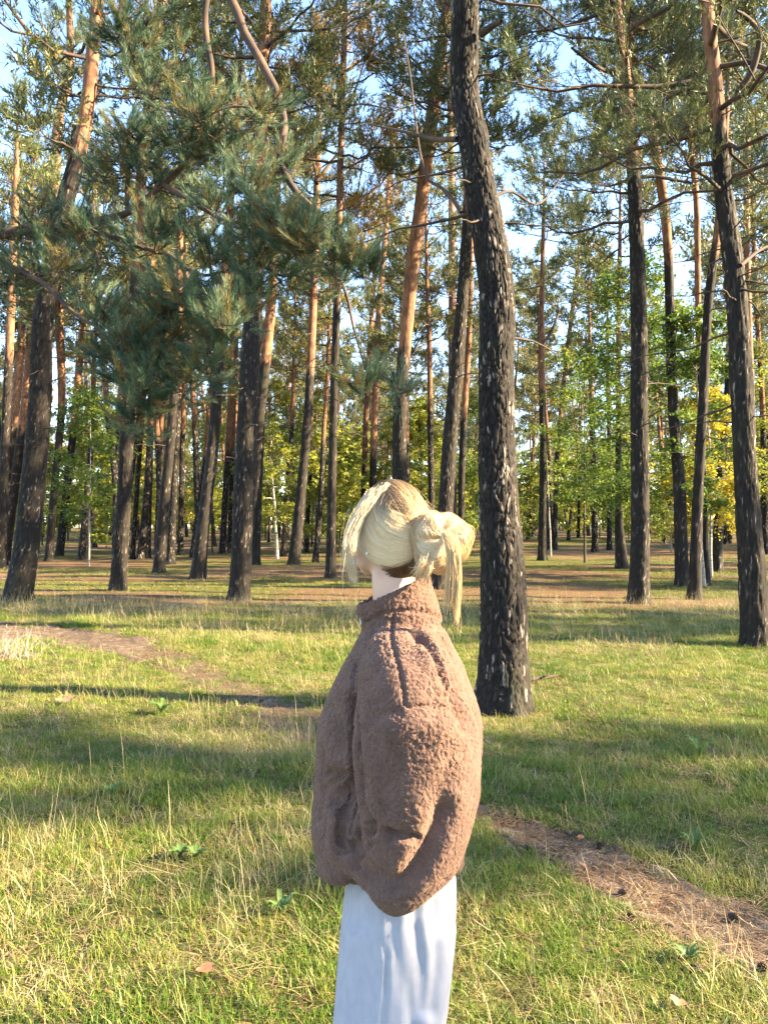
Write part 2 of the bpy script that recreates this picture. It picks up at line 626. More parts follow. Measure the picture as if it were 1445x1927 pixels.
# ------------------------------------------------------------------ pines
def trunk_part(mb, path, rad, nseg, step, seed, depth, orange_z, cellw=0.05, cellh=0.10, flare=0.45, knot=None, zfine=99.0):
    """path (K,3), rad (K): a tapered trunk with a root flare and, where depth > 0, plated bark as relief"""
    L = np.linalg.norm(np.diff(path, axis=0), axis=1).sum()
    n = max(8, int(L / step))
    sfull = np.linspace(0, L, 400)
    sw = np.r_[np.arange(0, min(zfine, L), step), np.arange(min(zfine, L), L - .01, step * 6), L]
    n = len(sw)
    PRd = catmull(np.c_[path, rad], 400)
    PR = np.stack([np.interp(sw, sfull, PRd[:, k]) for k in range(4)], -1)
    P, r = PR[:, :3], np.maximum(PR[:, 3], 0.02)
    P[0] = path[0]
    s = np.r_[0, np.cumsum(np.linalg.norm(np.diff(P, axis=0), axis=1))]
    T = unit(np.gradient(P, axis=0))
    U = unit(np.cross(T, np.array([0, 1.0, 0]))); W = np.cross(T, U)
    a = np.arange(nseg) / nseg * 2 * math.pi
    A, SS = np.meshgrid(a, s)
    rr = r[:, None] * np.ones_like(A)
    ph = seed * 1.7
    rr *= 1 + flare * np.exp(-SS / 0.16) * (0.55 + 0.45 * np.cos(5 * A + ph) * np.cos(2 * A + ph * 2)) + 0.05 * np.exp(-SS / 0.7)
    rr *= 1 + 0.05 * (fbm(np.stack([np.cos(A) * 1.3 + seed, np.sin(A) * 1.3, SS * 0.9], -1).reshape(-1, 3), seed, 2).reshape(A.shape) - 0.5) * 2
    att = {}
    if depth > 0:
        wrap = max(6, int(round(2 * math.pi * float(np.mean(r[:max(2, n // 2)])) / cellw)))
        u = A / (2 * math.pi) * wrap
        q = np.stack([np.cos(A) * 2.2, np.sin(A) * 2.2, SS * 3.0], -1).reshape(-1, 3)
        w1 = (fbm(q + seed, seed + 1, 3) - 0.5).reshape(A.shape); w2 = (fbm(q * 1.3 + 9, seed + 2, 3) - 0.5).reshape(A.shape)
        uu = u + w1 * 2.6; vv = SS / cellh + w2 * 3.4 + 0.5 * np.floor(uu)
        f1, f2, cid = worley2(uu, vv, seed, wrap)
        wide = fbm(q * 2.1 + 31, seed + 6, 2).reshape(A.shape)
        plate = smooth(0.01 + .05 * wide, 0.10 + .16 * wide, f2 - f1)
        og = smooth(orange_z - 0.8, orange_z + 0.8, SS)
        lam = fbm(np.stack([np.cos(A) * 26 * r[:, None], np.sin(A) * 26 * r[:, None], SS * 14], -1).reshape(-1, 3), seed + 4, 3).reshape(A.shape)
        dep = depth * (1 - 0.75 * og)
        rr = rr + dep * (plate - 0.8) + dep * 0.7 * (cid - 0.5) * plate + dep * 0.7 * (lam - 0.5)
        qs = np.stack([np.cos(A) * 9 * r[:, None] / .17, np.sin(A) * 9 * r[:, None] / .17, SS * 9], -1).reshape(-1, 3)
        spot = smooth(.575, .67, fbm(qs, seed + 8, 3).reshape(A.shape)) * smooth(.4, .9, plate)
        att = dict(plate=plate.ravel(), cell=np.clip(cid * 0.45 + (lam - 0.5) * .9 + .08 + .55 * spot, 0, 1).ravel())
    if knot:
        ka, ks, kr, kd = knot
        dd = np.hypot(((A - ka + math.pi) % (2 * math.pi) - math.pi) * r[:, None], SS - ks) / kr
        rr = rr + kd * (np.exp(-((dd - 1.0) / 0.45) ** 2) - 1.2 * np.exp(-(dd / 0.6) ** 2))
    V = P[:, None] + rr[..., None] * (np.cos(A)[..., None] * U[:, None] + np.sin(A)[..., None] * W[:, None])
    mb.add(V.reshape(-1, 3), grid_quads(n, nseg), 0, orange=smooth(orange_z - 1.6, orange_z + 1.6, SS).ravel(), **att)
    return P, r, s


def rotz(d, ang):
    c, s_ = np.cos(ang), np.sin(ang)
    return np.stack([d[..., 0] * c - d[..., 1] * s_, d[..., 0] * s_ + d[..., 1] * c, d[..., 2]], -1)


def needle_tufts(mb, pos, axis, k, lt, nl, w, r_, tint, tint_sp=0.12, mat=0, spread=(0.55, 1.15)):
    M = len(pos)
    ref = unit(r_.normal(size=(M, 3)))
    B = unit(np.cross(axis, ref)); C = np.cross(axis, B)
    u = np.tile((np.arange(k) + 0.5) / k, (M, 1)) + r_.uniform(-.5, .5, (M, k)) / k
    az = r_.uniform(0, 2 * math.pi, (M, k))
    ang = r_.uniform(spread[0], spread[1], (M, k)) * (1 - 0.45 * u)
    rad = np.cos(az)[..., None] * B[:, None] + np.sin(az)[..., None] * C[:, None]
    d = np.cos(ang)[..., None] * axis[:, None] + np.sin(ang)[..., None] * rad
    lt = np.broadcast_to(np.asarray(lt, float), (M,))[:, None, None]
    p = pos[:, None] + axis[:, None] * u[..., None] * lt
    side = unit(np.cross(d, r_.normal(size=(M, k, 3)))) * (w * 0.5)
    tip = p + d * (nl * r_.uniform(.75, 1.15, (M, k)))[..., None]
    V = np.stack([p - side, p + side, tip], 2).reshape(-1, 3)
    F = np.arange(len(V)).reshape(-1, 3)
    t = np.clip(np.broadcast_to(np.asarray(tint, float), (M,))[:, None] + r_.normal(0, tint_sp, (M, k)), 0, 1)
    mb.add(V, F, mat, tint=np.repeat(t.ravel(), 3))


def pine_top(wood, leaf, ax, axr, z0, z1, seed, Lmax=2.6, nl=28, nsec=7, ntuft=8, k=11, nlen=0.11, nw=0.012, dead=10, dead_z=3.0, lt=0.22, prof=None, green=0.42):
    """limbs, twigs and needle tufts of a Scots pine along the trunk axis ax(z)"""
    r_ = np.random.default_rng(seed)
    t = np.sort(r_.uniform(0, 1, nl)); t = 0.5 * t + 0.5 * np.linspace(0, 1, nl)
    z = z0 + (z1 - z0) * t ** 0.92
    az = np.arange(nl) * 2.399 + r_.uniform(-.7, .7, nl) + seed
    L = Lmax * np.interp(t, *(prof or ([0, .25, .6, .85, 1], [.75, 1, .85, .55, .22]))) * r_.uniform(.55, 1.15, nl)
    el = np.interp(t, [0, .4, .8, 1], [-.05, .2, .6, 1.1]) + r_.normal(0, .18, nl)
    base = np.array([ax(v) for v in z])
    sp = np.linspace(0, 1, 8)
    dh = np.stack([np.cos(az), np.sin(az), np.zeros(nl)], -1)
    wig = np.cumsum(r_.normal(0, 1, (nl, 8, 3)), 1) * 0.024; wig -= wig[:, :1]
    P = base[:, None] + dh[:, None] * (L * np.cos(el))[:, None, None] * sp[None, :, None] + wig * L[:, None, None]
    P[..., 2] += (L * np.sin(el))[:, None] * sp + L[:, None] * (0.28 * sp ** 2 - 0.16 * sp)
    r0 = np.minimum(0.012 + 0.012 * L, np.array([axr(v) for v in z]) * 0.6)
    V, q = tubes(P, r0[:, None] * (1 - 0.82 * sp)[None], 5)
    wood.add(V, q)
    # secondary twigs
    j = (np.arange(nsec) + 0.6) / nsec
    sj = np.clip(0.28 + 0.72 * j[None] + r_.uniform(-.05, .05, (nl, nsec)), .2, 1)
    fi = sj * 7; i0 = np.clip(fi.astype(int), 0, 6); fr = (fi - i0)[..., None]
    ar = np.arange(nl)[:, None]
    b2 = P[ar, i0] * (1 - fr) + P[ar, i0 + 1] * fr
    tang = unit(P[ar, i0 + 1] - P[ar, i0])
    sgn = np.where(np.arange(nsec) % 2 == 0, 1, -1)[None] * np.ones((nl, 1))
    d2 = rotz(tang, sgn * r_.uniform(.35, 1.2, (nl, nsec)))
    d2[..., 2] += r_.uniform(.0, .55, (nl, nsec))
    d2 = unit(d2)
    l2 = (L[:, None] * 0.42 * (1.2 - sj) + 0.22) * r_.uniform(.6, 1.2, (nl, nsec))
    s5 = np.linspace(0, 1, 4)
    P2 = b2[:, :, None] + d2[:, :, None] * (l2[..., None] * s5)[..., None]
    P2[..., 2] += l2[..., None] * 0.22 * s5 ** 2
    P2 += np.cumsum(r_.normal(0, .02, P2.shape), 2) * l2[..., None, None]
    P2 = P2.reshape(-1, 4, 3); l2f = l2.ravel()
    V, q = tubes(P2, (0.005 + 0.006 * l2f)[:, None] * (1 - .7 * s5)[None], 3)
    wood.add(V, q)
    # dead lower branches
    if dead:
        zd = r_.uniform(dead_z, z0 + 0.3 * (z1 - z0), dead); ad = r_.uniform(0, 6.28, dead); Ld = r_.uniform(.3, 1.5, dead)
        bd = np.array([ax(v) for v in zd]); s6 = np.linspace(0, 1, 6)
        Pd = bd[:, None] + np.stack([np.cos(ad), np.sin(ad), r_.uniform(-.35, .2, dead)], -1)[:, None] * (Ld[:, None] * s6)[..., None]
        Pd += np.cumsum(r_.normal(0, .035, Pd.shape), 1) * Ld[:, None, None] * (s6 > 0)[None, :, None]
        V, q = tubes(Pd, (0.010 + .006 * Ld)[:, None] * (1 - .75 * s6)[None], 4)
        wood.add(V, q)
    # needle tufts on the outer twigs, in clumps
    if ntuft:
        M2 = len(P2)
        keep = r_.uniform(0, 1, M2) < 0.9
        A2 = P2[keep]
        st = r_.uniform(.25, 1.05, (len(A2), ntuft))
        f = np.clip(st, 0, .999) * 3; i1 = f.astype(int); fr = (f - i1)[..., None]
        a2 = np.arange(len(A2))[:, None]
        pos = A2[a2, i1] * (1 - fr) + A2[a2, i1 + 1] * fr
        tg = unit(A2[:, -1] - A2[:, 0])[:, None] * np.ones((1, ntuft, 1))
        dirs = unit(tg * .7 + r_.normal(0, .5, tg.shape) + np.array([0, 0, .45]))
        pos = pos + dirs * r_.uniform(0, .16, st.shape)[..., None] + r_.normal(0, .05, pos.shape)
        cl = (r_.normal(0, .09, len(A2))[:, None] + np.zeros((1, ntuft)))
        inner = (st < .45) & (r_.uniform(0, 1, st.shape) < .35)
        tint = np.clip(green + cl + inner * .38, 0, 1)
        needle_tufts(leaf, pos.reshape(-1, 3), dirs.reshape(-1, 3), k, lt, nlen, nw, r_, tint.ravel(), .1)


def axis_of(P, r):
    def ax(z):
        return np.array([np.interp(z, P[:, 2], P[:, c]) for c in (0, 1)] + [z])
    def axr(z):
        return float(np.interp(z, P[:, 2], r))
    return ax, axr


def traced_pine(pts, label, H=18.0, zc=None, orange=5.0, detail=1, seed=1, Lmax=2.6, crown=True, group='pines standing round the clearing', D=None, lean=0.0, kw=None, knot=None, name='pine_tree', limbs=None):
    """pts: (px, py, width px) in the photograph from the base up; the tree stands at the distance where its base meets the ground"""
    g = pix_ground(pts[0][0], pts[0][1]) if D is None else pix(pts[0][0], pts[0][1], D)
    D = g[1]
    hz = float(ground_h(g[0], g[1])) - 0.06
    W = []
    for px, py, w in pts:
        p = pix(px, py, D)
        W.append([p[0], D, max(p[2], hz if py == pts[0][1] else p[2]), w * 0.5 * D / FPX])
    W = np.array(W)
    W[0, 2] = hz
    W[:, 1] += np.cumsum(np.r_[0, np.random.default_rng(seed).normal(0, .012, len(W) - 1)]) * (W[:, 2] - W[0, 2])
    top = W[-1]
    if H > top[2] + 0.8:
        dr = (W[-1, :2] - W[-2, :2]) / max(W[-1, 2] - W[-2, 2], .1)
        m_ = np.linspace(0, 1, 5)[1:]
        for t in m_:
            zz = top[2] + (H - top[2]) * t
            W = np.vstack([W, [top[0] + dr[0] * (zz - top[2]) * (1 - .5 * t), top[1] + dr[1] * (zz - top[2]) * (1 - .5 * t), zz, max(.03, top[3] * (1 - .85 * t))]])
    org = np.array([W[0, 0], W[0, 1], hz])
    root = empty(name, org, label, 'pine tree', group)
    W[:, :3] -= org
    tb = MB()
    nseg, step, dep, cw, ch = {3: (160, .015, .017, .046, .11), 2: (60, .055, .02, .055, .13), 1: (28, .11, .016, .075, .18), 0: (12, .35, 0, .1, .2)}[detail]
    P, r, s = trunk_part(tb, W[:, :3], W[:, 3], nseg, step, seed, dep, orange, cw, ch, knot=knot, flare=.75 if detail == 3 else .5, zfine=1.58 + D * .69 + .8)
    tb.build('trunk', BARK_GEO if dep else BARK, root)
    if crown:
        ax, axr = axis_of(P, r)
        z1 = P[-1, 2]
        wd, lf = MB(), MB()
        pine_top(wd, lf, ax, axr, zc if zc is not None else z1 * .55, z1 + .2, seed, Lmax, **(kw or {}))
        for lp in (limbs or []):
            lp = np.array([list(pix(a, b, D + dd) - org) + [w * .5 * D / FPX] for a, b, dd, w in lp])
            c_ = catmull(lp, 14)
            V, q = tubes(c_[None, :, :3], np.maximum(c_[None, :, 3], .006), 8)
            lb = MB(); lb.add(V, q); lb.build('limb', LIMB, root)
        tag(wd.build('branches', LIMB, root), kind='stuff')
        tag(lf.build('crown', NEEDLES, root, smooth_=False), kind='stuff')
    return root


HERO = dict(nl=50, nsec=10, ntuft=13, k=22, nlen=.10, nw=.0105, dead=18, green=.34)
MID = dict(nl=48, nsec=9, ntuft=11, k=8, nlen=.15, nw=.030, dead=16, green=.42)
FARK = dict(nl=30, nsec=8, ntuft=9, k=5, nlen=.20, nw=.048, dead=10, green=.5)

traced_pine([(946, 1335, 92), (948, 1250, 88), (947, 1100, 81), (938, 900, 71), (935, 700, 66), (937, 560, 66), (923, 450, 62), (907, 350, 58), (893, 250, 55), (878, 150, 53), (876, 0, 51), (872, -300, 46), (880, -700, 42)],
            'big dark pine with plated bark right beside the person', 15.5, 7.0, 6.9, 3, 11, 3.0, kw=HERO, knot=(4.3, .17, .10, .05),
            limbs=[[(905, 64, 0, 16), (925, 50, -.1, 12), (943, 40, -.2, 7)], [(860, 262, 0, 12), (820, 262, .2, 9), (770, 250, .5, 6), (700, 235, .9, 3)],
                   [(868, 400, 0, 9), (840, 360, .1, 7), (800, 330, .3, 5), (770, 130, .6, 4), (758, 60, .8, 3)], [(915, 380, 0, 8), (960, 360, .3, 6), (1010, 385, .6, 4), (1060, 330, 1, 2)]])
traced_pine([(450, 1128, 38), (455, 1050, 38), (460, 900, 39), (468, 700, 36), (473, 600, 34), (480, 400, 30), (486, 200, 26), (495, 0, 22)],
            'stout pine with pale sunlit plated bark, left of the person', 19, 9.5, 8.2, 2, 12, 2.6, kw=MID)
traced_pine([(222, 1112, 29), (232, 950, 26), (242, 800, 25), (255, 560, 21), (270, 300, 20), (300, 0, 18)],
            'dark leaning pine second from the left edge of the clearing', 19, 10, 8.0, 2, 13, 2.4, kw=MID)
traced_pine([(32, 1132, 50), (50, 1030, 45), (65, 900, 42), (80, 750, 40), (94, 620, 36), (128, 450, 31), (175, 260, 26), (200, 60, 22)],
            'thick dark pine leaning right at the left edge of the picture', 18, 9, 9.5, 2, 14, 2.8, kw=MID)
traced_pine([(1201, 1138, 38), (1203, 1000, 33), (1199, 800, 31), (1197, 600, 29), (1185, 350, 24), (1168, 150, 19), (1152, 0, 17)],
            'straight dark pine between the big pine and the right edge', 17.5, 7.6, 9.0, 2, 15, 3.3, kw=HERO,
            limbs=[[(1166, 140, 0, 9), (1130, 130, -.3, 8), (1095, 105, -.6, 6), (1075, 90, -.9, 4)]])
traced_pine([(1422, 1213, 52), (1415, 1100, 48), (1403, 900, 40), (1397, 700, 39), (1388, 500, 36), (1375, 300, 32), (1366, 150, 28), (1358, 0, 24)],
            'dark pine at the right edge with a curved red limb high up', 15.5, 6.2, 7.4, 2, 16, 3.4, kw=HERO,
            limbs=[[(1382, 175, 0, 13), (1408, 145, -.1, 13), (1424, 100, -.2, 12), (1427, 60, -.3, 10), (1400, 30, -.4, 8), (1385, 20, -.5, 4)], [(1392, 500, 0, 9), (1430, 470, .3, 6), (1470, 455, .6, 4)]])
traced_pine([(1283, 1107, 25), (1278, 910, 22), (1268, 760, 19), (1262, 585, 17), (1252, 430, 17), (1222, 280, 17), (1190, 165, 14), (1175, 100, 12)],
            'pine with a sunlit right side bending left at the top, behind birch leaves', 17.5, 10.5, 8.6, 1, 17, 2.4, kw=MID)
traced_pine([(1306, 1130, 25), (1311, 960, 19), (1318, 780, 17), (1330, 570, 16), (1345, 420, 14), (1360, 310, 12)],
            'slim pine leaning right with a pale sunlit edge, near the right edge', 16.5, 11, 7.6, 1, 18, 2.3, kw=MID)
traced_pine([(1170, 1073, 24), (1164, 985, 15), (1164, 850, 11), (1164, 660, 9), (1166, 500, 8)],
            'pine with a flared sunlit foot seen left of the straight dark pine', 16, 9.5, 6.1, 1, 19, 2.3, kw=FARK)
traced_pine([(1348, 1078, 20), (1355, 890, 13), (1372, 700, 12), (1378, 500, 10)],
            'dark pine under the yellow leaves near the right edge', 17, 10, 7.6, 1, 20, 2.4, kw=FARK)
traced_pine([(1020, 1057, 17), (1022, 860, 13), (1021, 610, 10), (1022, 440, 8)],
            'slender pine with an orange upper stem just right of the big pine', 19, 11, 7.6, 1, 21, 2.5, kw=FARK,
            limbs=[[(1022, 650, 0, 6), (1038, 620, .2, 5), (1050, 590, .4, 4), (1048, 575, .6, 3)]])
traced_pine([(1043, 1040, 10), (1046, 880, 9), (1060, 700, 8), (1075, 560, 8)],
            'thin pine leaning right behind the small white birch', 20, 12, 7.6, 0, 22, 2.5, kw=FARK)
traced_pine([(750, 1092, 30), (751, 905, 27), (754, 740, 25), (763, 640, 24), (776, 500, 26), (790, 400, 25), (812, 230, 24), (835, 60, 20), (845, 0, 18)],
            'pine behind the head whose upper trunk glows orange and leans right', 19, 11.5, 6.8, 2, 23, 2.6, kw=MID)
traced_pine([(826, 1110, 30), (838, 960, 28), (848, 820, 27), (860, 680, 25), (870, 560, 22), (880, 400, 19), (885, 200, 16)],
            'dark pine right behind the hair bun', 18, 10.5, 9.6, 2, 24, 2.4, kw=MID)
traced_pine([(866, 1050, 13), (871, 830, 12), (882, 640, 11), (886, 500, 10)],
            'thin reddish pine hugging the left side of the big pine', 18, 10.5, 7.1, 1, 25, 2.2, kw=FARK)
traced_pine([(852, 1040, 14), (850, 700, 14), (847, 450, 13), (842, 150, 11)],
            'upright thin pine left of the big pine with an orange top', 21, 12, 8.6, 1, 26, 2.4, kw=FARK)
traced_pine([(553, 1063, 23), (568, 910, 18), (580, 760, 16), (588, 560, 15), (596, 300, 12), (600, 100, 10)],
            'pine banded with sunlight on its lower trunk, left of the head', 20, 11, 8.1, 1, 27, 2.5, kw=MID,
            limbs=[[(596, 345, 0, 9), (612, 320, .2, 7), (635, 290, .4, 5)], [(594, 320, 0, 8), (580, 270, .1, 6), (575, 220, .2, 4)]])
traced_pine([(622, 1088, 20), (625, 910, 16), (629, 735, 15), (635, 560, 14), (642, 300, 12), (650, 50, 11)],
            'thin dark pine with hanging yellow brown needles, straight left of the head', 18.5, 9.5, 8.6, 1, 28, 2.6, kw=dict(nl=56, nsec=10, ntuft=12, k=10, nlen=.12, nw=.026, dead=26, green=.97, prof=([0, .3, .6, 1], [.9, 1, .9, .6])))
traced_pine([(478, 1062, 22), (488, 800, 22), (500, 680, 21), (512, 560, 18), (520, 400, 15), (525, 250, 13)],
            'dark pine half hidden behind the stout pale barked pine', 19.5, 11, 8.6, 1, 29, 2.4, kw=MID)
traced_pine([(372, 1088, 28), (386, 960, 23), (401, 820, 21), (412, 650, 19), (427, 440, 15), (442, 250, 14)],
            'dark pine leaning right, nearest to the left of the stout pale pine', 18.5, 10.5, 8.1, 1, 30, 2.4, kw=MID)
traced_pine([(299, 1077, 22), (311, 935, 19), (323, 810, 17), (335, 600, 14), (341, 400, 12), (346, 200, 11)],
            'dark pine right of the second from left leaning pine', 19, 10.5, 7.6, 1, 31, 2.4, kw=MID)
traced_pine([(321, 1058, 15), (332, 820, 13), (340, 600, 11)], 'thin dark pine close behind a thicker one, left of the middle', 18, 10, 7.6, 0, 32, 2.2, kw=FARK)
traced_pine([(340, 1040, 11), (343, 860, 10), (348, 650, 9)], 'thin pine with a crooked foot left of the middle', 18, 10, 7.6, 0, 33, 2.2, kw=FARK)
traced_pine([(277, 1044, 14), (283, 820, 12), (287, 600, 10)], 'thin upright pine two trunks right of the second from left', 18, 10, 7.1, 0, 34, 2.2, kw=FARK)
traced_pine([(250, 1046, 10), (262, 880, 9), (280, 640, 9)], 'skinny pine leaning right close to the second from left', 17, 10, 7.1, 0, 35, 2.2, kw=FARK)
traced_pine([(294, 1040, 9), (304, 820, 8), (312, 640, 7)], 'skinny leaning pine between two dark trunks, left half', 18, 10, 7.1, 0, 36, 2.2, kw=FARK)
traced_pine([(92, 1050, 15), (104, 900, 13), (116, 760, 14), (112, 560, 16), (104, 380, 18), (108, 220, 18), (126, 120, 14), (137, 0, 12)],
            'pine with a glowing orange upper stem that forks at upper left', 21, 13, 7.6, 1, 37, 2.6, kw=MID,
            limbs=[[(124, 118, 0, 13), (95, 100, -.3, 10), (55, 60, -.8, 8), (10, 0, -1.4, 6)]])
traced_pine([(112, 1042, 15), (132, 860, 14), (147, 685, 13), (160, 500, 11)], 'dark thin pine right of the thick leaning one at left', 19, 11, 7.6, 1, 38, 2.4, kw=FARK)
traced_pine([(2, 1064, 17), (8, 900, 16), (20, 590, 15), (28, 350, 13)], 'outermost thin pine on the left edge of the picture', 18.5, 10.5, 8.6, 1, 39, 2.4, kw=FARK)
traced_pine([(10, 1050, 17), (30, 910, 17), (55, 735, 16), (70, 560, 14)], 'left edge pine leaning right under the thick trunk', 18, 10, 6.6, 1, 40, 2.3, kw=FARK)
traced_pine([(-12, 1056, 15), (13, 910, 15), (35, 735, 15), (45, 610, 14), (60, 400, 12)], 'reddish leaning pine second from the left edge', 18, 10, 6.6, 1, 41, 2.3, kw=FARK)
traced_pine([(418, 1038, 12), (431, 810, 11), (440, 600, 9)], 'thin pine with lit top left of the stout pale pine', 18, 10, 6.6, 0, 42, 2.2, kw=FARK)
traced_pine([(432, 1036, 9), (438, 840, 8), (445, 640, 7)], 'skinny pine nearest the stout pale pine on its left', 18, 10, 6.6, 0, 43, 2.2, kw=FARK)
traced_pine([(700, 1040, 14), (704, 800, 13), (712, 600, 12), (728, 400, 11), (738, 250, 10)], 'reddish pine just left of the head with lit upper stem', 20, 11.5, 6.1, 1, 44, 2.4, kw=FARK)
traced_pine([(682, 1036, 11), (688, 800, 10), (702, 560, 9), (716, 400, 8)], 'thin lit reddish pine second left of the head', 20, 11.5, 5.6, 0, 45, 2.4, kw=FARK)
traced_pine([(1405, 1060, 13), (1412, 800, 12), (1407, 480, 12), (1407, 250, 11)], 'lit orange stemmed pine peeping past the right edge pine', 20, 12, 6.6, 1, 46, 2.4, kw=FARK)
traced_pine([(1440, 1050, 11), (1434, 800, 10), (1430, 710, 9), (1415, 570, 9), (1400, 420, 8)], 'outermost thin pine at the right edge', 20, 12, 6.6, 0, 47, 2.4, kw=FARK)
traced_pine([(1119, 1043, 12), (1117, 930, 11), (1112, 700, 9)], 'dark thin pine in the shade right of the small birch', 17, 10, 8.6, 0, 48, 2.3, kw=FARK)
traced_pine([(1146, 1040, 10), (1147, 900, 9), (1146, 700, 8)], 'dark thin pine close left of the pine with flared foot', 17, 10, 8.6, 0, 49, 2.3, kw=FARK)
traced_pine([(1330, 1105, 12), (1322, 900, 11), (1313, 600, 11), (1312, 380, 11), (1292, 230, 10), (1296, 120, 8)], 'pale crooked pine stem behind birch leaves near the right edge', 17.5, 11.5, 6.1, 1, 50, 2.2, kw=FARK,
            limbs=[[(1306, 290, 0, 7), (1320, 240, .2, 5), (1330, 180, .4, 3)]])

# the forest behind: copies of six pines
protos = []
for k in range(6):
    rk = np.random.default_rng(100 + k)
    Hh = 17 + 3 * rk.uniform()
    lean = rk.normal(0, .045, 2)
    zz = np.array([0, 2, 4, 7, 10, 13, Hh])
    wob = np.cumsum(rk.normal(0, .05, (7, 2)), 0); wob -= wob[0]
    path = np.c_[lean[0] * zz + wob[:, 0], lean[1] * zz + wob[:, 1], zz - .1]
    rad = .17 * np.interp(zz / Hh, [0, .1, .5, .85, 1], [1.08, .95, .72, .4, .15])
    tb = MB(); P, r, s = trunk_part(tb, path, rad, 10, .45, 60 + k, 0, 6.5 + 3 * rk.uniform())
    ax, axr = axis_of(P, r)
    wd, lf = MB(), MB()
    pine_top(wd, lf, ax, axr, Hh * .52, P[-1, 2] + .2, 200 + k, 2.7, nl=30, nsec=8, ntuft=8, k=6, nlen=.22, nw=.046, dead=8, green=.6)
    protos.append((tb.mesh('pine_trunk', [BARK]), wd.mesh('pine_branches', [LIMB]), lf.mesh('pine_crown', [NEEDLES], False), tb, wd, lf))


def copy_pine(k, x, y, rz, sc, label, group):
    root = empty('pine_tree', (x, y, float(ground_h(x, y)) - .05), label, 'pine tree', group)
    root.rotation_euler = (0, 0, rz)
    root.scale = (sc, sc, sc)
    for nm, me in zip(('trunk', 'branches', 'crown'), protos[k][:3]):
        o = link(nm, me, root)
        if nm != 'trunk':
            tag(o, kind='stuff')


rb = np.random.default_rng(5)
spots = []
while len(spots) < 150:
    y = math.sqrt(rb.uniform(34 ** 2, 105 ** 2))
    x = rb.uniform(-.56, .56) * y
    # keep a few glades where the photograph shows sky between the crowns
    if all((x - a) ** 2 + (y - b) ** 2 > 2.4 ** 2 for a, b in spots):
        spots.append((x, y))
for x, y in spots:
    zone_ = 'on the left' if x / y < -.17 else ('on the right' if x / y > .17 else 'in the middle')
    band = 'slender pine in the first rows behind the clearing trees' if y < 52 else ('slender pine standing deep in the forest' if y < 78 else 'far pine at the back of the forest')
    gname = 'pines in the first rows of the forest' if y < 52 else ('pines deep in the forest' if y < 78 else 'pines at the back of the forest')
    copy_pine(int(rb.integers(6)), x, y, rb.uniform(0, 6.28), rb.uniform(.8, 1.12), band + ', ' + zone_, gname)

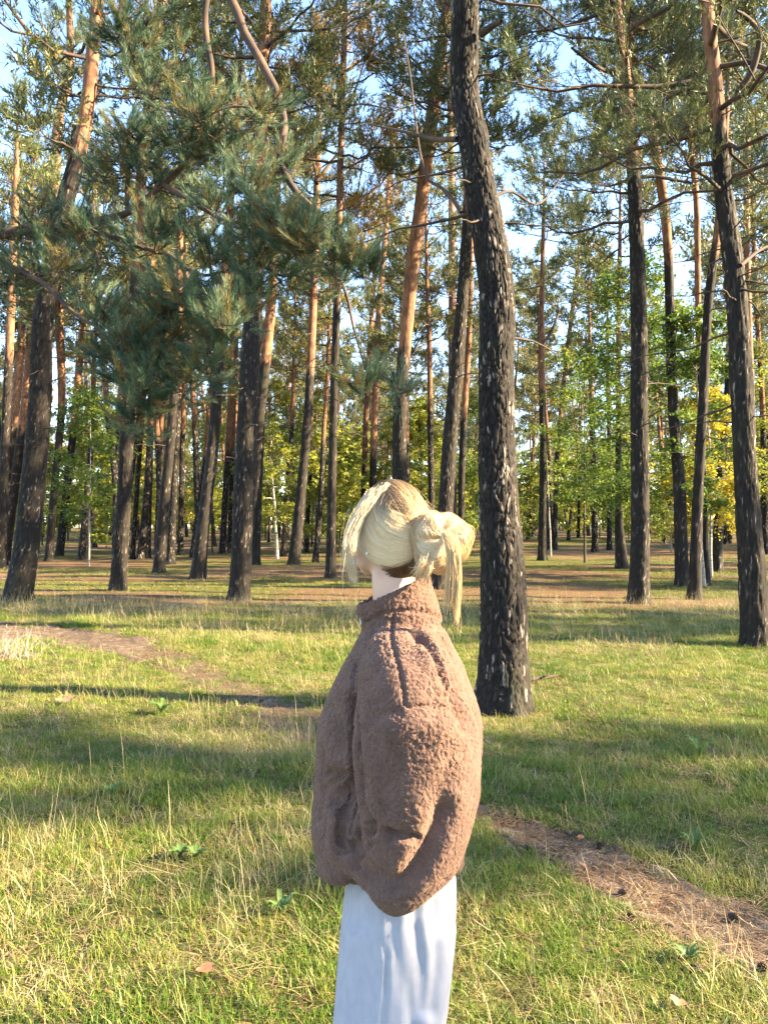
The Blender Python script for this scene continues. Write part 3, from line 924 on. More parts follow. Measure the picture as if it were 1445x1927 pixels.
# ------------------------------------------------------------------ broad-leaved trees
def broadleaf_mesh(seed, H, rw, nleaf, ls, z0f=.25, trunk_r=.05, lean=(0, 0), nbr=22, tint=.45):
    r_ = np.random.default_rng(seed)
    wood, leaf = MB(), MB()
    zz = np.linspace(0, H * .95, 9)
    wob = np.cumsum(r_.normal(0, .02 * H / 8, (9, 2)), 0); wob -= wob[0]
    path = np.c_[lean[0] * zz + wob[:, 0], lean[1] * zz + wob[:, 1], zz - .05]
    V, q = tubes(path[None], (trunk_r * np.linspace(1.1, .18, 9))[None], 8)
    wood.add(V, q)
    t = np.sort(r_.uniform(z0f, .97, nbr))
    b = np.stack([np.interp(t * H * .95, zz, path[:, c]) for c in range(3)], -1)
    az = np.arange(nbr) * 2.4 + r_.uniform(-.5, .5, nbr)
    L = rw * np.interp((t - z0f) / (1 - z0f), [0, .3, .7, 1], [.8, 1.05, .75, .25]) * r_.uniform(.6, 1.15, nbr)
    s6 = np.linspace(0, 1, 6)
    el = r_.uniform(.1, .6, nbr)
    dh = np.stack([np.cos(az) * np.cos(el), np.sin(az) * np.cos(el), np.sin(el)], -1)
    P = b[:, None] + dh[:, None] * (L[:, None] * s6)[..., None]
    P[..., 2] -= L[:, None] * .25 * s6 ** 2
    P += np.cumsum(r_.normal(0, .03, P.shape), 1) * L[:, None, None]
    V, q = tubes(P, (trunk_r * .32 * np.ones(nbr))[:, None] * (1 - .8 * s6)[None], 4)
    wood.add(V, q)
    ntw = 10
    sj = r_.uniform(.25, 1, (nbr, ntw)); fi = sj * 4.999; i0 = fi.astype(int); fr = (fi - i0)[..., None]
    ar = np.arange(nbr)[:, None]
    tb_ = P[ar, i0] * (1 - fr) + P[ar, i0 + 1] * fr
    td = unit(np.repeat(dh[:, None], ntw, 1) * .6 + r_.normal(0, .55, (nbr, ntw, 3)) + np.array([0, 0, -.1]))
    tl = (rw * .38) * r_.uniform(.5, 1.2, (nbr, ntw))
    P2 = (tb_[:, :, None] + td[:, :, None] * (tl[..., None] * np.linspace(0, 1, 4))[..., None]).reshape(-1, 4, 3)
    P2[:, :, 2] -= tl.reshape(-1, 1) * .25 * np.linspace(0, 1, 4) ** 2
    V, q = tubes(P2, np.full((len(P2), 4), trunk_r * .06), 3)
    wood.add(V, q)
    n_per = max(1, nleaf // len(P2))
    u = r_.uniform(.15, 1.05, (len(P2), n_per)) * 2.999; u = np.clip(u, 0, 2.999); i1 = u.astype(int); fr = (u - i1)[..., None]
    a2 = np.arange(len(P2))[:, None]
    pos = (P2[a2, i1] * (1 - fr) + P2[a2, i1 + 1] * fr) + r_.normal(0, .09 * rw / 1.5, (len(P2), n_per, 3)) * np.array([1, 1, .55])
    pos = pos.reshape(-1, 3)
    n = len(pos)
    nrm = unit(r_.normal(0, .55, (n, 3)) + np.array([0, 0, .9]))
    d = unit(np.cross(nrm, r_.normal(size=(n, 3)))); e = np.cross(nrm, d)
    l_ = ls * r_.uniform(.65, 1.3, n)[:, None]
    c = pos
    Vq = np.stack([c - d * l_ * .6, c + e * l_ * .36 + nrm * l_ * .08, c + d * l_ * .6, c - e * l_ * .36 + nrm * l_ * .08], 1).reshape(-1, 3)
    ti = np.clip(tint + r_.normal(0, .14, (len(P2), 1)) + r_.normal(0, .13, (len(P2), n_per)), 0, 1).ravel()
    leaf.add(Vq, np.arange(4 * n).reshape(-1, 4), 0, tint=np.repeat(ti, 4))
    return wood, leaf


def broadleaf(px, py, Htop_px, rw_px, label, leafmat, seed, nleaf=9000, ls=.075, z0f=.2, white=True, lean=(0, 0), group='young birches and beeches among the pines', cat='birch tree', tint=.45, nbr=26, tr=.05, D=None):
    g = pix_ground(px, py)
    D = g[1]
    H = (py - Htop_px) * D / FPX
    rw = rw_px * D / FPX
    wood, leaf = broadleaf_mesh(seed, H, rw, nleaf, ls, z0f, tr, lean, nbr, tint)
    root = empty('birch_tree' if white else 'broadleaf_tree', (g[0], g[1], float(ground_h(g[0], g[1])) - .04), label, cat, group)
    wood.build('trunk', BIRCH if white else DARK_TWIG, root)
    tag(leaf.build('crown', leafmat, root, smooth_=False), kind='stuff')
    return root


broadleaf(1338, 1090, 690, 82, 'bright yellow birch glowing in the sun by the right edge pine', LEAF_YELLOW, 301, 12000, .085, .25, tint=.6, nbr=30)
broadleaf(1325, 1108, 520, 95, 'green birch with a thin stem in front of the right trunks', LEAF_GREEN, 302, 9000, .085, .3, nbr=24, lean=(-.03, 0))
broadleaf(1215, 1085, 420, 150, 'tall green broad-leaved tree spreading behind the straight dark pine', LEAF_GREEN, 303, 17000, .10, .22, False, tr=.07, cat='broadleaf tree', nbr=40, tint=.4)
broadleaf(1100, 1062, 620, 95, 'green sapling crown right of the big pine', LEAF_GREEN, 304, 9000, .11, .25, False, cat='broadleaf tree', tint=.5)
broadleaf(1036, 1052, 840, 30, 'tiny white stemmed birch leaning left beside a slender pine', LEAF_MIX, 305, 500, .10, .5, lean=(-.04, 0), tr=.045, nbr=10)
broadleaf(1262, 1045, 850, 55, 'small yellow leaved sapling low between two dark pines', LEAF_YELLOW, 306, 3500, .13, .1, tint=.45)
broadleaf(522, 1048, 770, 62, 'yellow green birch with crooked white stem right of the stout pine', LEAF_MIX, 307, 6000, .13, .25, lean=(-.05, 0), tr=.09, tint=.5)
broadleaf(540, 1036, 700, 75, 'rounded leafy tree behind the sun banded pine', LEAF_MIX, 308, 7000, .15, .2, False, cat='broadleaf tree')
broadleaf(795, 1040, 740, 60, 'yellow green leafy tree behind the head and the bun', LEAF_MIX, 309, 6500, .15, .2, False, cat='broadleaf tree', tint=.55)
broadleaf(730, 1036, 800, 55, 'low leafy tree just behind the top of the head', LEAF_MIX, 310, 5000, .15, .1, False, cat='broadleaf tree')
broadleaf(168, 1060, 690, 85, 'thin white birch with dark green leaves in the left shade', LEAF_GREEN, 311, 8000, .11, .25, tr=.042)
broadleaf(60, 1042, 740, 90, 'shaded green leafy tree behind the left edge trunks', LEAF_GREEN, 312, 8000, .13, .15, False, cat='broadleaf tree')
broadleaf(905, 1036, 720, 70, 'deep green leafy tree directly behind the big pine', LEAF_GREEN, 313, 7000, .14, .1, False, cat='broadleaf tree')
broadleaf(1440, 1050, 560, 100, 'leafy tree at the right edge behind the pines', LEAF_MIX, 314, 9000, .12, .2, False, cat='broadleaf tree', tint=.35)
broadleaf(640, 1038, 820, 50, 'low yellow green tree left of the face', LEAF_MIX, 315, 4500, .14, .1, False, cat='broadleaf tree', tint=.5)
broadleaf(400, 1036, 760, 70, 'pale leafy tree behind the dark leaning trunks', LEAF_MIX, 316, 6000, .14, .15, False, cat='broadleaf tree', tint=.6)

# distant leafy trees: copies of four
bl = []
for k in range(4):
    w_, l_ = broadleaf_mesh(330 + k, 8.5 + k, 2.6, 4200, .23, .1, .08, nbr=26, tint=.5)
    bl.append((w_.mesh('leafy_trunk', [DARK_TWIG]), l_.mesh('leafy_crown', [(LEAF_MIX, LEAF_GREEN, LEAF_MIX, LEAF_YELLOW)[k]], False), w_, l_))
bspots = []
while len(bspots) < 110:
    y = math.sqrt(rb.uniform(44 ** 2, 120 ** 2)); x = rb.uniform(-.56, .56) * y
    if all((x - a) ** 2 + (y - b) ** 2 > 2.5 ** 2 for a, b in bspots):
        bspots.append((x, y))
for x, y in bspots:
    k = int(rb.choice([0, 1, 2, 3, 0, 2, 0, 2]))
    zone_ = ', on the left' if x / y < -.17 else (', on the right' if x / y > .17 else ', in the middle')
    root = empty('broadleaf_tree', (x, y, float(ground_h(x, y)) - .05),
                 ('light green leafy tree in the forest understorey', 'dark green leafy tree in the forest understorey', 'light green leafy tree in the forest understorey', 'yellow autumn tree in the forest understorey')[k] + zone_,
                 'broadleaf tree', 'leafy trees filling the forest background')
    root.rotation_euler = (0, 0, rb.uniform(0, 6.28)); sc = rb.uniform(.6, 1.1); root.scale = (sc, sc, sc)
    link('trunk', bl[k][0], root); tag(link('crown', bl[k][1], root), kind='stuff')


# the wood that goes on beyond and beside the picture: one mass
def forest_mass(name, label, pts, mix_, scl=None):
    """pts (N,2); variants are whole trees"""
    mb = MB(); r_ = np.random.default_rng(len(pts))
    mats = [BARK, LIMB, NEEDLES, DARK_TWIG, LEAF_MIX, LEAF_GREEN]
    srcs = [(protos[0][3:], (0, 1, 2)), (protos[2][3:], (0, 1, 2)), (protos[4][3:], (0, 1, 2)), (bl[0][2:], (3, 4)), (bl[1][2:], (3, 5))]
    for v, (parts, ms) in enumerate(srcs):
        for p, m in zip(parts, ms):
            V = np.concatenate(p.V)
            a = {}
            for kk in ('orange', 'tint'):
                if kk in p.A:
                    a[kk] = np.concatenate([x for _, x in p.A[kk]])
            Fs = [np.concatenate(f) for f in (p.T, p.Q) if f]
            for F in Fs:
                mb.add(V, F, m, variant=float(v), is_pt=0.0, **a)
    z = ground_h(pts[:, 0], pts[:, 1]) - .05
    n = len(pts)
    mb.add(np.c_[pts, z], np.zeros((0, 3), int), 0, is_pt=1.0, variant=r_.choice(5, n, p=mix_).astype(float),
           rot=np.stack([np.zeros(n), np.zeros(n), r_.uniform(0, 6.28, n)], -1), scl=np.repeat((r_.uniform(.8, 1.1, n) if scl is None else scl)[:, None], 3, 1))
    o = mb.build(name, mats)
    gn_scatter(o, 5)
    return tag(o, label, kind='stuff')


far = []
while len(far) < 420:
    y = math.sqrt(rb.uniform(108 ** 2, 185 ** 2)); x = rb.uniform(-.62, .62) * y
    far.append((x, y))
forest_mass('distant_forest', 'solid wood of pines and leafy trees closing the view far behind', np.array(far), [.2, .15, .15, .3, .2])

side_pts = []
tanz = -math.cos(SUN_AZ) / math.sin(SUN_AZ)
# a belt of pines off to the right whose crowns shade the near clearing; lower ones where the light grazes the person
for k, u in enumerate((-3.2, -1.2, .9, 2.2, 4.4, 6.5)):
    x = 29.5 + 3.5 * (k % 2)
    side_pts.append((x, u - tanz * x, .88 if .2 < u < 3 else .92))
for _ in range(9000):
    x, y = rb.uniform(9, 70), rb.uniform(-34, 75)
    if abs(x) < .66 * y + 3:
        continue
    u = y + tanz * x        # where this tree's shadow falls, measured along the view
    dens = np.interp(u, [-9, -4.5, -4, 12.8, 13.2, 15, 15.4, 18.8, 19.2, 22, 23, 27, 28, 60, 80], [.06, .06, 0, 0, .05, .05, 0, 0, .02, .02, 0, 0, .012, .015, .02])
    if rb.uniform() > dens or any((x - a) ** 2 + (y - b) ** 2 < 2.6 ** 2 for a, b, _s in side_pts):
        continue
    side_pts.append((x, y, rb.uniform(.85, 1.1)))
for _ in range(150):
    x, y = rb.uniform(-70, -9), rb.uniform(-25, 80)
    if abs(x) < .66 * y + 3 or any((x - a) ** 2 + (y - b) ** 2 < 4.5 ** 2 for a, b, _s in side_pts):
        continue
    side_pts.append((x, y, rb.uniform(.85, 1.1)))
print('side trees', len(side_pts))
forest_mass('surrounding_forest', 'pine wood going on beside the clearing', np.array(side_pts)[:, :2], [.34, .33, .33, .0, .0], np.array(side_pts)[:, 2])

# ------------------------------------------------------------------ near pine reaching in from the left
def near_pine():
    r_ = np.random.default_rng(77)
    org = np.array([-5.2, 6.4, float(ground_h(-5.2, 6.4)) - .05])
    root = empty('pine_tree', org, 'near pine reaching in from the left with blue green needle boughs', 'pine tree', 'pines standing round the clearing')
    tb = MB()
    zz = np.array([0, 1, 3, 5, 7, 9, 12.])
    trunk_part(tb, np.c_[.05 * zz * 0, 0 * zz, zz], .2 * np.linspace(1.1, .35, 7), 44, .07, 71, .016, 6, .06, .15)
    tb.build('trunk', BARK_GEO, root)
    boughs = [  # (px, py, Y, width px) from the trunk outwards
        [(-560, 520, 6.4, 40), (-300, 480, 6.2, 30), (-60, 450, 6.0, 24), (60, 430, 5.9, 19), (150, 425, 5.8, 16), (240, 400, 5.7, 13), (310, 345, 5.6, 11), (360, 290, 5.5, 8), (390, 220, 5.4, 5)],
        [(150, 425, 5.8, 12), (230, 455, 5.6, 10), (310, 480, 5.4, 8), (370, 515, 5.3, 7), (430, 515, 5.2, 5), (490, 500, 5.1, 4)],
        [(310, 345, 5.6, 10), (380, 390, 5.3, 9), (440, 420, 5.1, 8), (500, 400, 5.0, 6), (560, 440, 4.9, 5), (640, 470, 4.8, 4), (690, 490, 4.8, 3)],
        [(-560, 250, 6.6, 40), (-200, -120, 6.5, 30), (200, -150, 6.3, 24), (400, -60, 6.1, 20), (445, 15, 6.0, 18), (468, 75, 6.0, 17), (520, 175, 5.9, 16), (536, 240, 5.9, 15), (527, 305, 5.8, 14), (560, 362, 5.8, 12), (603, 405, 5.7, 9), (640, 460, 5.7, 5)],
        [(400, -60, 6.1, 16), (388, 30, 6.2, 13), (393, 100, 6.2, 12), (400, 165, 6.2, 9), (415, 230, 6.1, 6)],
        [(-60, 450, 6.0, 16), (20, 500, 5.7, 12), (90, 540, 5.5, 9), (150, 590, 5.4, 7), (190, 620, 5.3, 6), (240, 670, 5.2, 4)],
        [(310, 480, 5.4, 8), (330, 560, 5.3, 7), (325, 640, 5.2, 6), (290, 700, 5.2, 5), (250, 770, 5.1, 3)],
        [(430, 515, 5.2, 6), (440, 580, 5.1, 5), (420, 640, 5.0, 4), (390, 690, 5.0, 3)],
        [(240, 400, 5.7, 10), (240, 320, 5.6, 8), (270, 240, 5.6, 6), (300, 160, 5.5, 4), (330, 100, 5.5, 3)],
        [(390, 220, 5.4, 6), (440, 200, 5.4, 5), (500, 205, 5.4, 3)],
        [(-200, -120, 6.5, 20), (150, -60, 6.0, 14), (220, 20, 5.9, 10), (240, 80, 5.9, 6), (250, 120, 5.9, 3)],
        [(603, 405, 5.7, 8), (650, 560, 5.5, 6), (680, 650, 5.4, 4), (700, 720, 5.3, 3), (745, 735, 5.2, 2)],
    ]
    wood, leaf = MB(), MB()
    skel = []
    for b in boughs:
        Q = np.array([list(pix(a, c, Y) - org) + [w * .5 * Y / FPX] for a, c, Y, w in b])
        if b[0][0] == -560:
            Q[0, :2] = 0
        c_ = catmull(Q, 10 * len(b))
        c_[:, :3] += (np.stack([fbm(c_[:, :3] * 3 + k * 11, 80 + k, 2) for k in range(3)], -1) - .5) * .06
        V, q = tubes(c_[None, :, :3], np.maximum(c_[None, :, 3], .004), 8)
        bb = MB(); bb.add(V, q); bb.build('bough', LIMB, root)
        skel.append(c_[:, :3])
    skel = np.concatenate(skel)
    clusters = [(30, 450, 60), (95, 430, 60), (150, 440, 60), (60, 520, 60), (15, 545, 50), (120, 500, 50), (190, 330, 50), (235, 300, 60), (290, 325, 55), (240, 250, 45), (300, 185, 50), (345, 150, 55),
                (370, 220, 60), (430, 215, 60), (500, 215, 50), (330, 265, 50), (395, 265, 50), (395, 290, 42), (450, 310, 42), (475, 360, 45), (520, 400, 50), (480, 430, 55), (420, 365, 50), (170, 435, 38), (215, 450, 42),
                (262, 465, 50), (300, 440, 50), (395, 465, 50), (430, 485, 50), (500, 470, 55), (560, 472, 55), (615, 470, 55), (660, 485, 45), (590, 440, 45), (545, 440, 45), (690, 500, 30), (350, 545, 55), (420, 560, 50),
                (480, 540, 45), (300, 600, 55), (340, 640, 60), (280, 685, 55), (235, 695, 55), (260, 640, 55), (400, 640, 55), (380, 700, 50), (325, 735, 55), (270, 740, 50), (245, 790, 40), (350, 585, 55), (420, 615, 45),
                (310, 560, 50), (455, 590, 40), (170, 545, 45), (210, 590, 45), (225, 45, 55), (250, 95, 50), (190, 100, 40), (280, 40, 45), (700, 715, 32), (745, 728, 35), (660, 720, 28), (545, 520, 40), (630, 520, 40), (445, 260, 40), (560, 300, 38), (335, 700, 50), (300, 780, 35), (195, 680, 35)]
    for (cx, cy_, cr) in clusters:
        Yg = skel
        ctr = None
        # nearest skeleton point in the view of the bough gives the cluster its distance
        w = skel + org
        ppx = 722.5 + FPX * w[:, 0] / w[:, 1]; ppy = 990 - FPX * (w[:, 2] - CAM_H) / w[:, 1]
        d = np.hypot(ppx - cx, ppy - cy_)
        i = int(np.argmin(d + r_.uniform(0, 12, len(d))))
        Y = w[i, 1] + r_.normal(0, .18) - .1
        ctr = pix(cx, cy_, Y) - org
        rr = cr * Y / FPX
        a = skel[i]
        # branchlet from bough to cluster, then side twigs
        tpar = np.linspace(0, 1, 6)
        mid = (a + ctr) / 2 + np.array([0, 0, -.05]) + r_.normal(0, .03, 3)
        bl_ = (1 - tpar)[:, None] ** 2 * a + 2 * (tpar * (1 - tpar))[:, None] * mid + (tpar ** 2)[:, None] * ctr
        V, q = tubes(bl_[None], np.linspace(.010, .005, 6)[None], 5); wood.add(V, q)
        ns = max(10, int(cr / 50 * 24))
        dirs = unit(r_.normal(0, 1, (ns, 3)) * np.array([1, .8, .55]) + unit(ctr - a + 1e-6) * .5 + np.array([0, -.1, .25]))
        start = bl_[r_.integers(2, 6, ns)] + r_.normal(0, .25, (ns, 3)) * rr
        ln = rr * r_.uniform(.45, 1.05, ns)
        s4 = np.linspace(0, 1, 4)
        TW = start[:, None] + dirs[:, None] * (ln[:, None] * s4)[..., None]
        TW[..., 2] += ln[:, None] * .18 * s4 ** 2
        V, q = tubes(TW, np.full((ns, 4), .0035), 3); wood.add(V, q)
        ax_ = unit(TW[:, -1] - TW[:, -2] + np.array([0, 0, .02]))
        old = r_.uniform(0, 1, ns) < .20
        tint = np.where(old, .88, .46 + r_.normal(0, .20, ns))
        lt = r_.uniform(.09, .19, ns)
        needle_tufts(leaf, TW[:, -1] - ax_ * lt[:, None] * .5, ax_, 95, lt, .066, .0034, r_, tint, .06, spread=(.35, 1.0))
        # older needles further back along the twig
        needle_tufts(leaf, TW[:, 1], ax_, 30, ln * .4, .055, .0028, r_, np.clip(tint + .1 + .3 * (r_.uniform(0, 1, ns) < .3), 0, 1), .06, spread=(.5, 1.2))
    tag(wood.build('twigs', LIMB, root), kind='stuff')
    tag(leaf.build('needle_foliage', NEEDLES_NEAR, root, smooth_=False), kind='stuff')


near_pine()


# ------------------------------------------------------------------ grass, straw, litter (stuff)
def straw_ramp(nt, stops):
    oi = node(nt, 'ShaderNodeObjectInfo')
    f = math_n(nt, 'ADD', math_n(nt, 'MULTIPLY', attr(nt, 'tint').outputs['Fac'], 0.6), math_n(nt, 'MULTIPLY', oi.outputs['Random'], 0.4))
    pos = node(nt, 'ShaderNodeNewGeometry').outputs['Position']
    f = math_n(nt, 'ADD', f, math_n(nt, 'MULTIPLY', math_n(nt, 'SUBTRACT', noise(nt, 0.9, pos, 3), 0.5), 0.9))
    return ramp(nt, f, stops).outputs[0]


GRASS_M = leafy('grass_blades', lambda nt: straw_ramp(nt, [(0.10, (0.048, 0.112, 0.014)), (0.42, (0.115, 0.19, 0.022)), (0.66, (0.22, 0.25, 0.04)), (0.9, (0.40, 0.31, 0.12))]), 0.35, 0.45)
STRAW_M = leafy('dry_straw', lambda nt: straw_ramp(nt, [(0.1, (0.15, 0.11, 0.05)), (0.45, (0.34, 0.26, 0.12)), (0.9, (0.54, 0.46, 0.27))]), 0.25, 0.5)
PINELITTER_M = leafy('fallen_pine_needles', lambda nt: straw_ramp(nt, [(0.1, (0.08, 0.042, 0.025)), (0.45, (0.20, 0.115, 0.06)), (0.9, (0.42, 0.31, 0.17))]), 0.1, 0.6)
MOSS_M = leafy('moss', lambda nt: straw_ramp(nt, [(0.1, (0.07, 0.07, 0.016)), (0.5, (0.16, 0.14, 0.03)), (0.9, (0.28, 0.21, 0.065))]), 0.2, 0.7)


def blades(mb, n, r_, spread, hmin, hmax, w, bend, mat, variant, lay=0.0, seedhead=False, curl=1.0):
    """n curved blades of 3 segments round the origin"""
    a = r_.uniform(0, 6.28, n); rr = spread * np.sqrt(r_.uniform(0, 1, n))
    b = np.stack([np.cos(a) * rr, np.sin(a) * rr, np.full(n, -.01)], -1)
    h = r_.uniform(hmin, hmax, n)
    az = r_.uniform(0, 6.28, n)
    d = np.stack([np.cos(az), np.sin(az), np.zeros(n)], -1)
    be = r_.uniform(.2, 1, n) * bend
    t = np.array([0, .4, .75, 1.0])
    out = (be[:, None] * t ** 1.7 + lay * t) * h[:, None]
    up = np.sqrt(np.maximum(1 - np.clip(be[:, None] * t * .75 + lay * .9, 0, .985) ** 2, .02)) * t * h[:, None]
    C = b[:, None] + d[:, None] * out[..., None]; C[..., 2] += up
    C += r_.normal(0, .004, C.shape) * curl * t[None, :, None] 
    sd = np.stack([-np.sin(az), np.cos(az), np.zeros(n)], -1)
    tw = r_.uniform(-.8, .8, n)
    sd = unit(sd * np.cos(tw)[:, None] + d * np.sin(tw)[:, None])
    ww = (w * np.array([1, .85, .5, .08]) if not seedhead else w * np.array([.6, .5, 1.0, .3]))
    L_ = C - sd[:, None] * ww[None, :, None] * .5; R_ = C + sd[:, None] * ww[None, :, None] * .5
    V = np.stack([L_, R_], 2).reshape(n, 8, 3)
    q = np.array([[0, 1, 3, 2], [2, 3, 5, 4], [4, 5, 7, 6]])
    F = (np.arange(n)[:, None, None] * 8 + q[None]).reshape(-1, 4)
    ti = np.repeat(np.clip(r_.normal(.5, .25, n), 0, 1), 8)
    mb.add(V.reshape(-1, 3), F, mat, tint=ti, variant=float(variant), is_pt=0.0)


def scatter_mass(name, label, mats, makers, pts, variants, sclz, rot_tilt=0.12):
    mb = MB(); r_ = np.random.default_rng(len(pts) + len(name))
    for v, fn in enumerate(makers):
        fn(mb, np.random.default_rng(900 + v * 7 + len(name)), v)
    n = len(pts)
    z = ground_h(pts[:, 0], pts[:, 1])
    pmz = path_mask(np.clip(pts[:, 0], -12, 12), np.clip(pts[:, 1], 0, 20))
    mb.add(np.c_[pts, z - .018 * pmz], np.zeros((0, 3), int), 0, is_pt=1.0, variant=variants.astype(float),
           rot=np.stack([r_.normal(0, rot_tilt, n), r_.normal(0, rot_tilt, n), r_.uniform(0, 6.28, n)], -1), scl=sclz[:, None] * r_.uniform(.8, 1.2, (n, 3)))
    o = mb.build(name, mats, smooth_=False)
    gn_scatter(o, len(makers))
    return tag(o, label, kind='stuff')


def field(n, y0, y1, half=.66, pad=.5, seed=0, power=2.0):
    r_ = np.random.default_rng(seed)
    y = (r_.uniform(y0 ** power, y1 ** power, n)) ** (1 / power)
    x = r_.uniform(-1, 1, n) * (half * y + pad)
    return np.stack([x, y], -1)


def zone(x, y):
    """0 = lush green, 1 = dry straw"""
    return smooth(.42, .62, n2(x, y, 1.5, 61, 3) + .0)


def grass_all():
    rg = np.random.default_rng(404)
    # green sward
    feet = []
    for bx, by, br, bn in ((1.02, 6.62, .30, 240), (5.0, 10.5, .28, 160), (-3.2, 16.9, .3, 120), (-7.9, 16.6, .35, 140), (5.2, 15.9, .3, 120), (-6.5, 19, .25, 90)):
        aa = rg.uniform(0, 6.28, bn); rr_ = br + np.abs(rg.normal(0, .16, bn))
        feet.append(np.c_[bx + np.cos(aa) * rr_, by + np.sin(aa) * rr_])
    P1 = np.concatenate([field(9000, 1.7, 6, seed=1), field(15000, 5, 13.5, seed=2), field(7000, 11, 26, seed=3)] + feet)
    x, y = P1.T
    pm_ = path_mask(np.clip(x, -12, 12), np.clip(y, 0, 20)); lm_ = litter_mask(x, y)
    short = smooth(.45, .7, n2(x, y, .8, 71, 3))
    keep = rg.uniform(0, 1, len(P1)) > np.maximum(np.maximum(np.maximum(pm_ * 1.1, .72 * path_mask(np.clip(x, -12, 12), np.clip(y, 0, 20), True)), lm_ * .97), .35 * smooth(.55, .75, n2(x, y, .5, 73)))
    P1, zz, short = P1[keep], zone(x, y)[keep], short[keep]
    y = P1[:, 1]
    var = np.where(rg.uniform(0, 1, len(P1)) < .10 + .30 * zz, rg.integers(3, 5, len(P1)), rg.integers(0, 3, len(P1)))
    scl = (0.8 + .4 * short) * (1 + .25 * smooth(6, 14, y)) * (1 - .35 * smooth(13, 18, y))

    def green(w, lo, hi, sp, n, bend):
        return lambda mb, r_, v: blades(mb, n, r_, sp, lo, hi, w, bend, 0, v)

    def dry(w, lo, hi, sp, n, bend, lay):
        def f(mb, r_, v):
            blades(mb, n, r_, sp, lo, hi, w, bend, 1, v, lay)
            blades(mb, n // 2, r_, sp, lo * .6, hi * .7, w, bend, 0, v, lay * .6)
        return f
    scatter_mass('grass', 'short green grass mixed with dry blades covering the clearing', [GRASS_M, STRAW_M],
                 [green(.0042, .02, .065, .075, 42, 1.0), green(.0036, .03, .085, .085, 40, 1.1), green(.005, .02, .055, .07, 42, 1.2),
                  dry(.0034, .03, .09, .085, 30, 1.1, .55), dry(.003, .05, .12, .10, 26, 1.2, .85)], P1, var, scl)
    # straw: lying dead blades and tall pale stems in patches
    P2 = np.concatenate([field(3000, 1.7, 6, seed=11), field(6500, 5, 16, seed=12), field(2600, 13, 30, seed=13)])
    x, y = P2.T
    pat = n2(x, y, 1.1, 81, 3)
    edge = np.exp(-((y + .05 * x - 13.0) / 2.6) ** 2)
    keep = rg.uniform(0, 1, len(P2)) < (smooth(.44, .62, pat) * .9 + .12 + .5 * edge + .45 * smooth(-.8, -2.2, x) * smooth(3.2, 4.5, y) * smooth(.36, .5, pat)) * (1 - path_mask(np.clip(x, -12, 12), np.clip(y, 0, 20))) * (1 - .8 * litter_mask(x, y) * smooth(15, 20, y))
    P2, pat, edge = P2[keep], pat[keep], edge[keep]
    var = np.where(rg.uniform(0, 1, len(P2)) < .5, rg.integers(0, 2, len(P2)), rg.integers(2, 4, len(P2)))

    def lying(mb, r_, v):
        blades(mb, 16, r_, .10, .06, .20, .0030, 1.0, 0, v, .9)

    def stems(mb, r_, v):
        blades(mb, 4 + 2 * (v % 2), r_, .12, .10, .30, .0020, .35, 0, v, .12, True)
        blades(mb, 10, r_, .08, .06, .16, .0028, 1.1, 0, v, .3)
    scatter_mass('dry_grass', 'pale dry grass stems and lying straw in patches over the clearing', [STRAW_M], [lying, lying, stems, stems], P2, var,
                 (.75 + .35 * rg.uniform(0, 1, len(P2)) + .45 * edge))
    # fallen pine needles on the path and forest floor
    P3 = np.concatenate([field(16000, 2.0, 6, seed=21), field(16000, 6, 15, seed=22), field(9000, 14, 32, seed=23)])
    x, y = P3.T
    pm_ = path_mask(np.clip(x, -12, 12), np.clip(y, 0, 20)); lm_ = litter_mask(x, y)
    keep = rg.uniform(0, 1, len(P3)) < np.maximum(np.maximum(np.maximum(pm_, .6 * path_mask(np.clip(x, -12, 12), np.clip(y, 0, 20), True)), lm_ * .8), .10)
    P3 = P3[keep]

    def straws(mb, r_, v):
        n = 10
        c = np.c_[r_.normal(0, .05, (n, 2)), np.abs(r_.normal(.010, .006, n))]
        a = r_.uniform(0, 6.28, n); tl = r_.normal(0, .16, n)
        d = np.stack([np.cos(a), np.sin(a), tl], -1) * r_.uniform(.018, .045, n)[:, None]
        k = np.stack([-np.sin(a), np.cos(a), np.zeros(n)], -1)
        w = r_.uniform(.0008, .0018, n)[:, None]
        b = k * r_.normal(0, .006, n)[:, None]
        V = np.stack([c - d - k * w, c - d + k * w, c + b + k * w + [0, 0, .004], c + b - k * w + [0, 0, .004], c + d - k * w, c + d + k * w], 1).reshape(-1, 3)
        F = (np.arange(n)[:, None, None] * 6 + np.array([[0, 1, 2, 3], [3, 2, 5, 4]])[None]).reshape(-1, 4)
        mb.add(V, F, 0, tint=np.repeat(np.clip(r_.normal(.5, .3, n), 0, 1), 6), variant=float(v), is_pt=0.0)
    scatter_mass('needle_litter', 'fallen brown pine needles lying on the path and under the pines', [PINELITTER_M], [straws] * 3, P3, rg.integers(0, 3, len(P3)), (1 + .8 * smooth(6, 25, P3[:, 1])), .05)
    # moss and low tufts on the forest floor
    P4 = np.concatenate([field(8000, 12, 30, seed=31), field(9000, 26, 70, seed=32)])
    x, y = P4.T
    lm_ = litter_mask(x, y)
    keep = rg.uniform(0, 1, len(P4)) > lm_ * .96
    P4 = P4[keep]

    def mossy(mb, r_, v):
        blades(mb, 34, r_, .28, .02, .07, .012, 1.2, 0, v, .3)
    scatter_mass('moss', 'yellowish moss and low tufts under the pines', [MOSS_M], [mossy] * 3, P4, rg.integers(0, 3, len(P4)), (.8 + .5 * smooth(12, 60, P4[:, 1])))


grass_all()
# ------------------------------------------------------------------ person
PY0 = 1.84                                      # distance of the body's middle
ORG = np.array([pix(735, 1900, PY0)[0], PY0, float(ground_h(0.02, PY0))])


def loc(px, py, Y=PY0):
    return pix(px, py, Y) - ORG


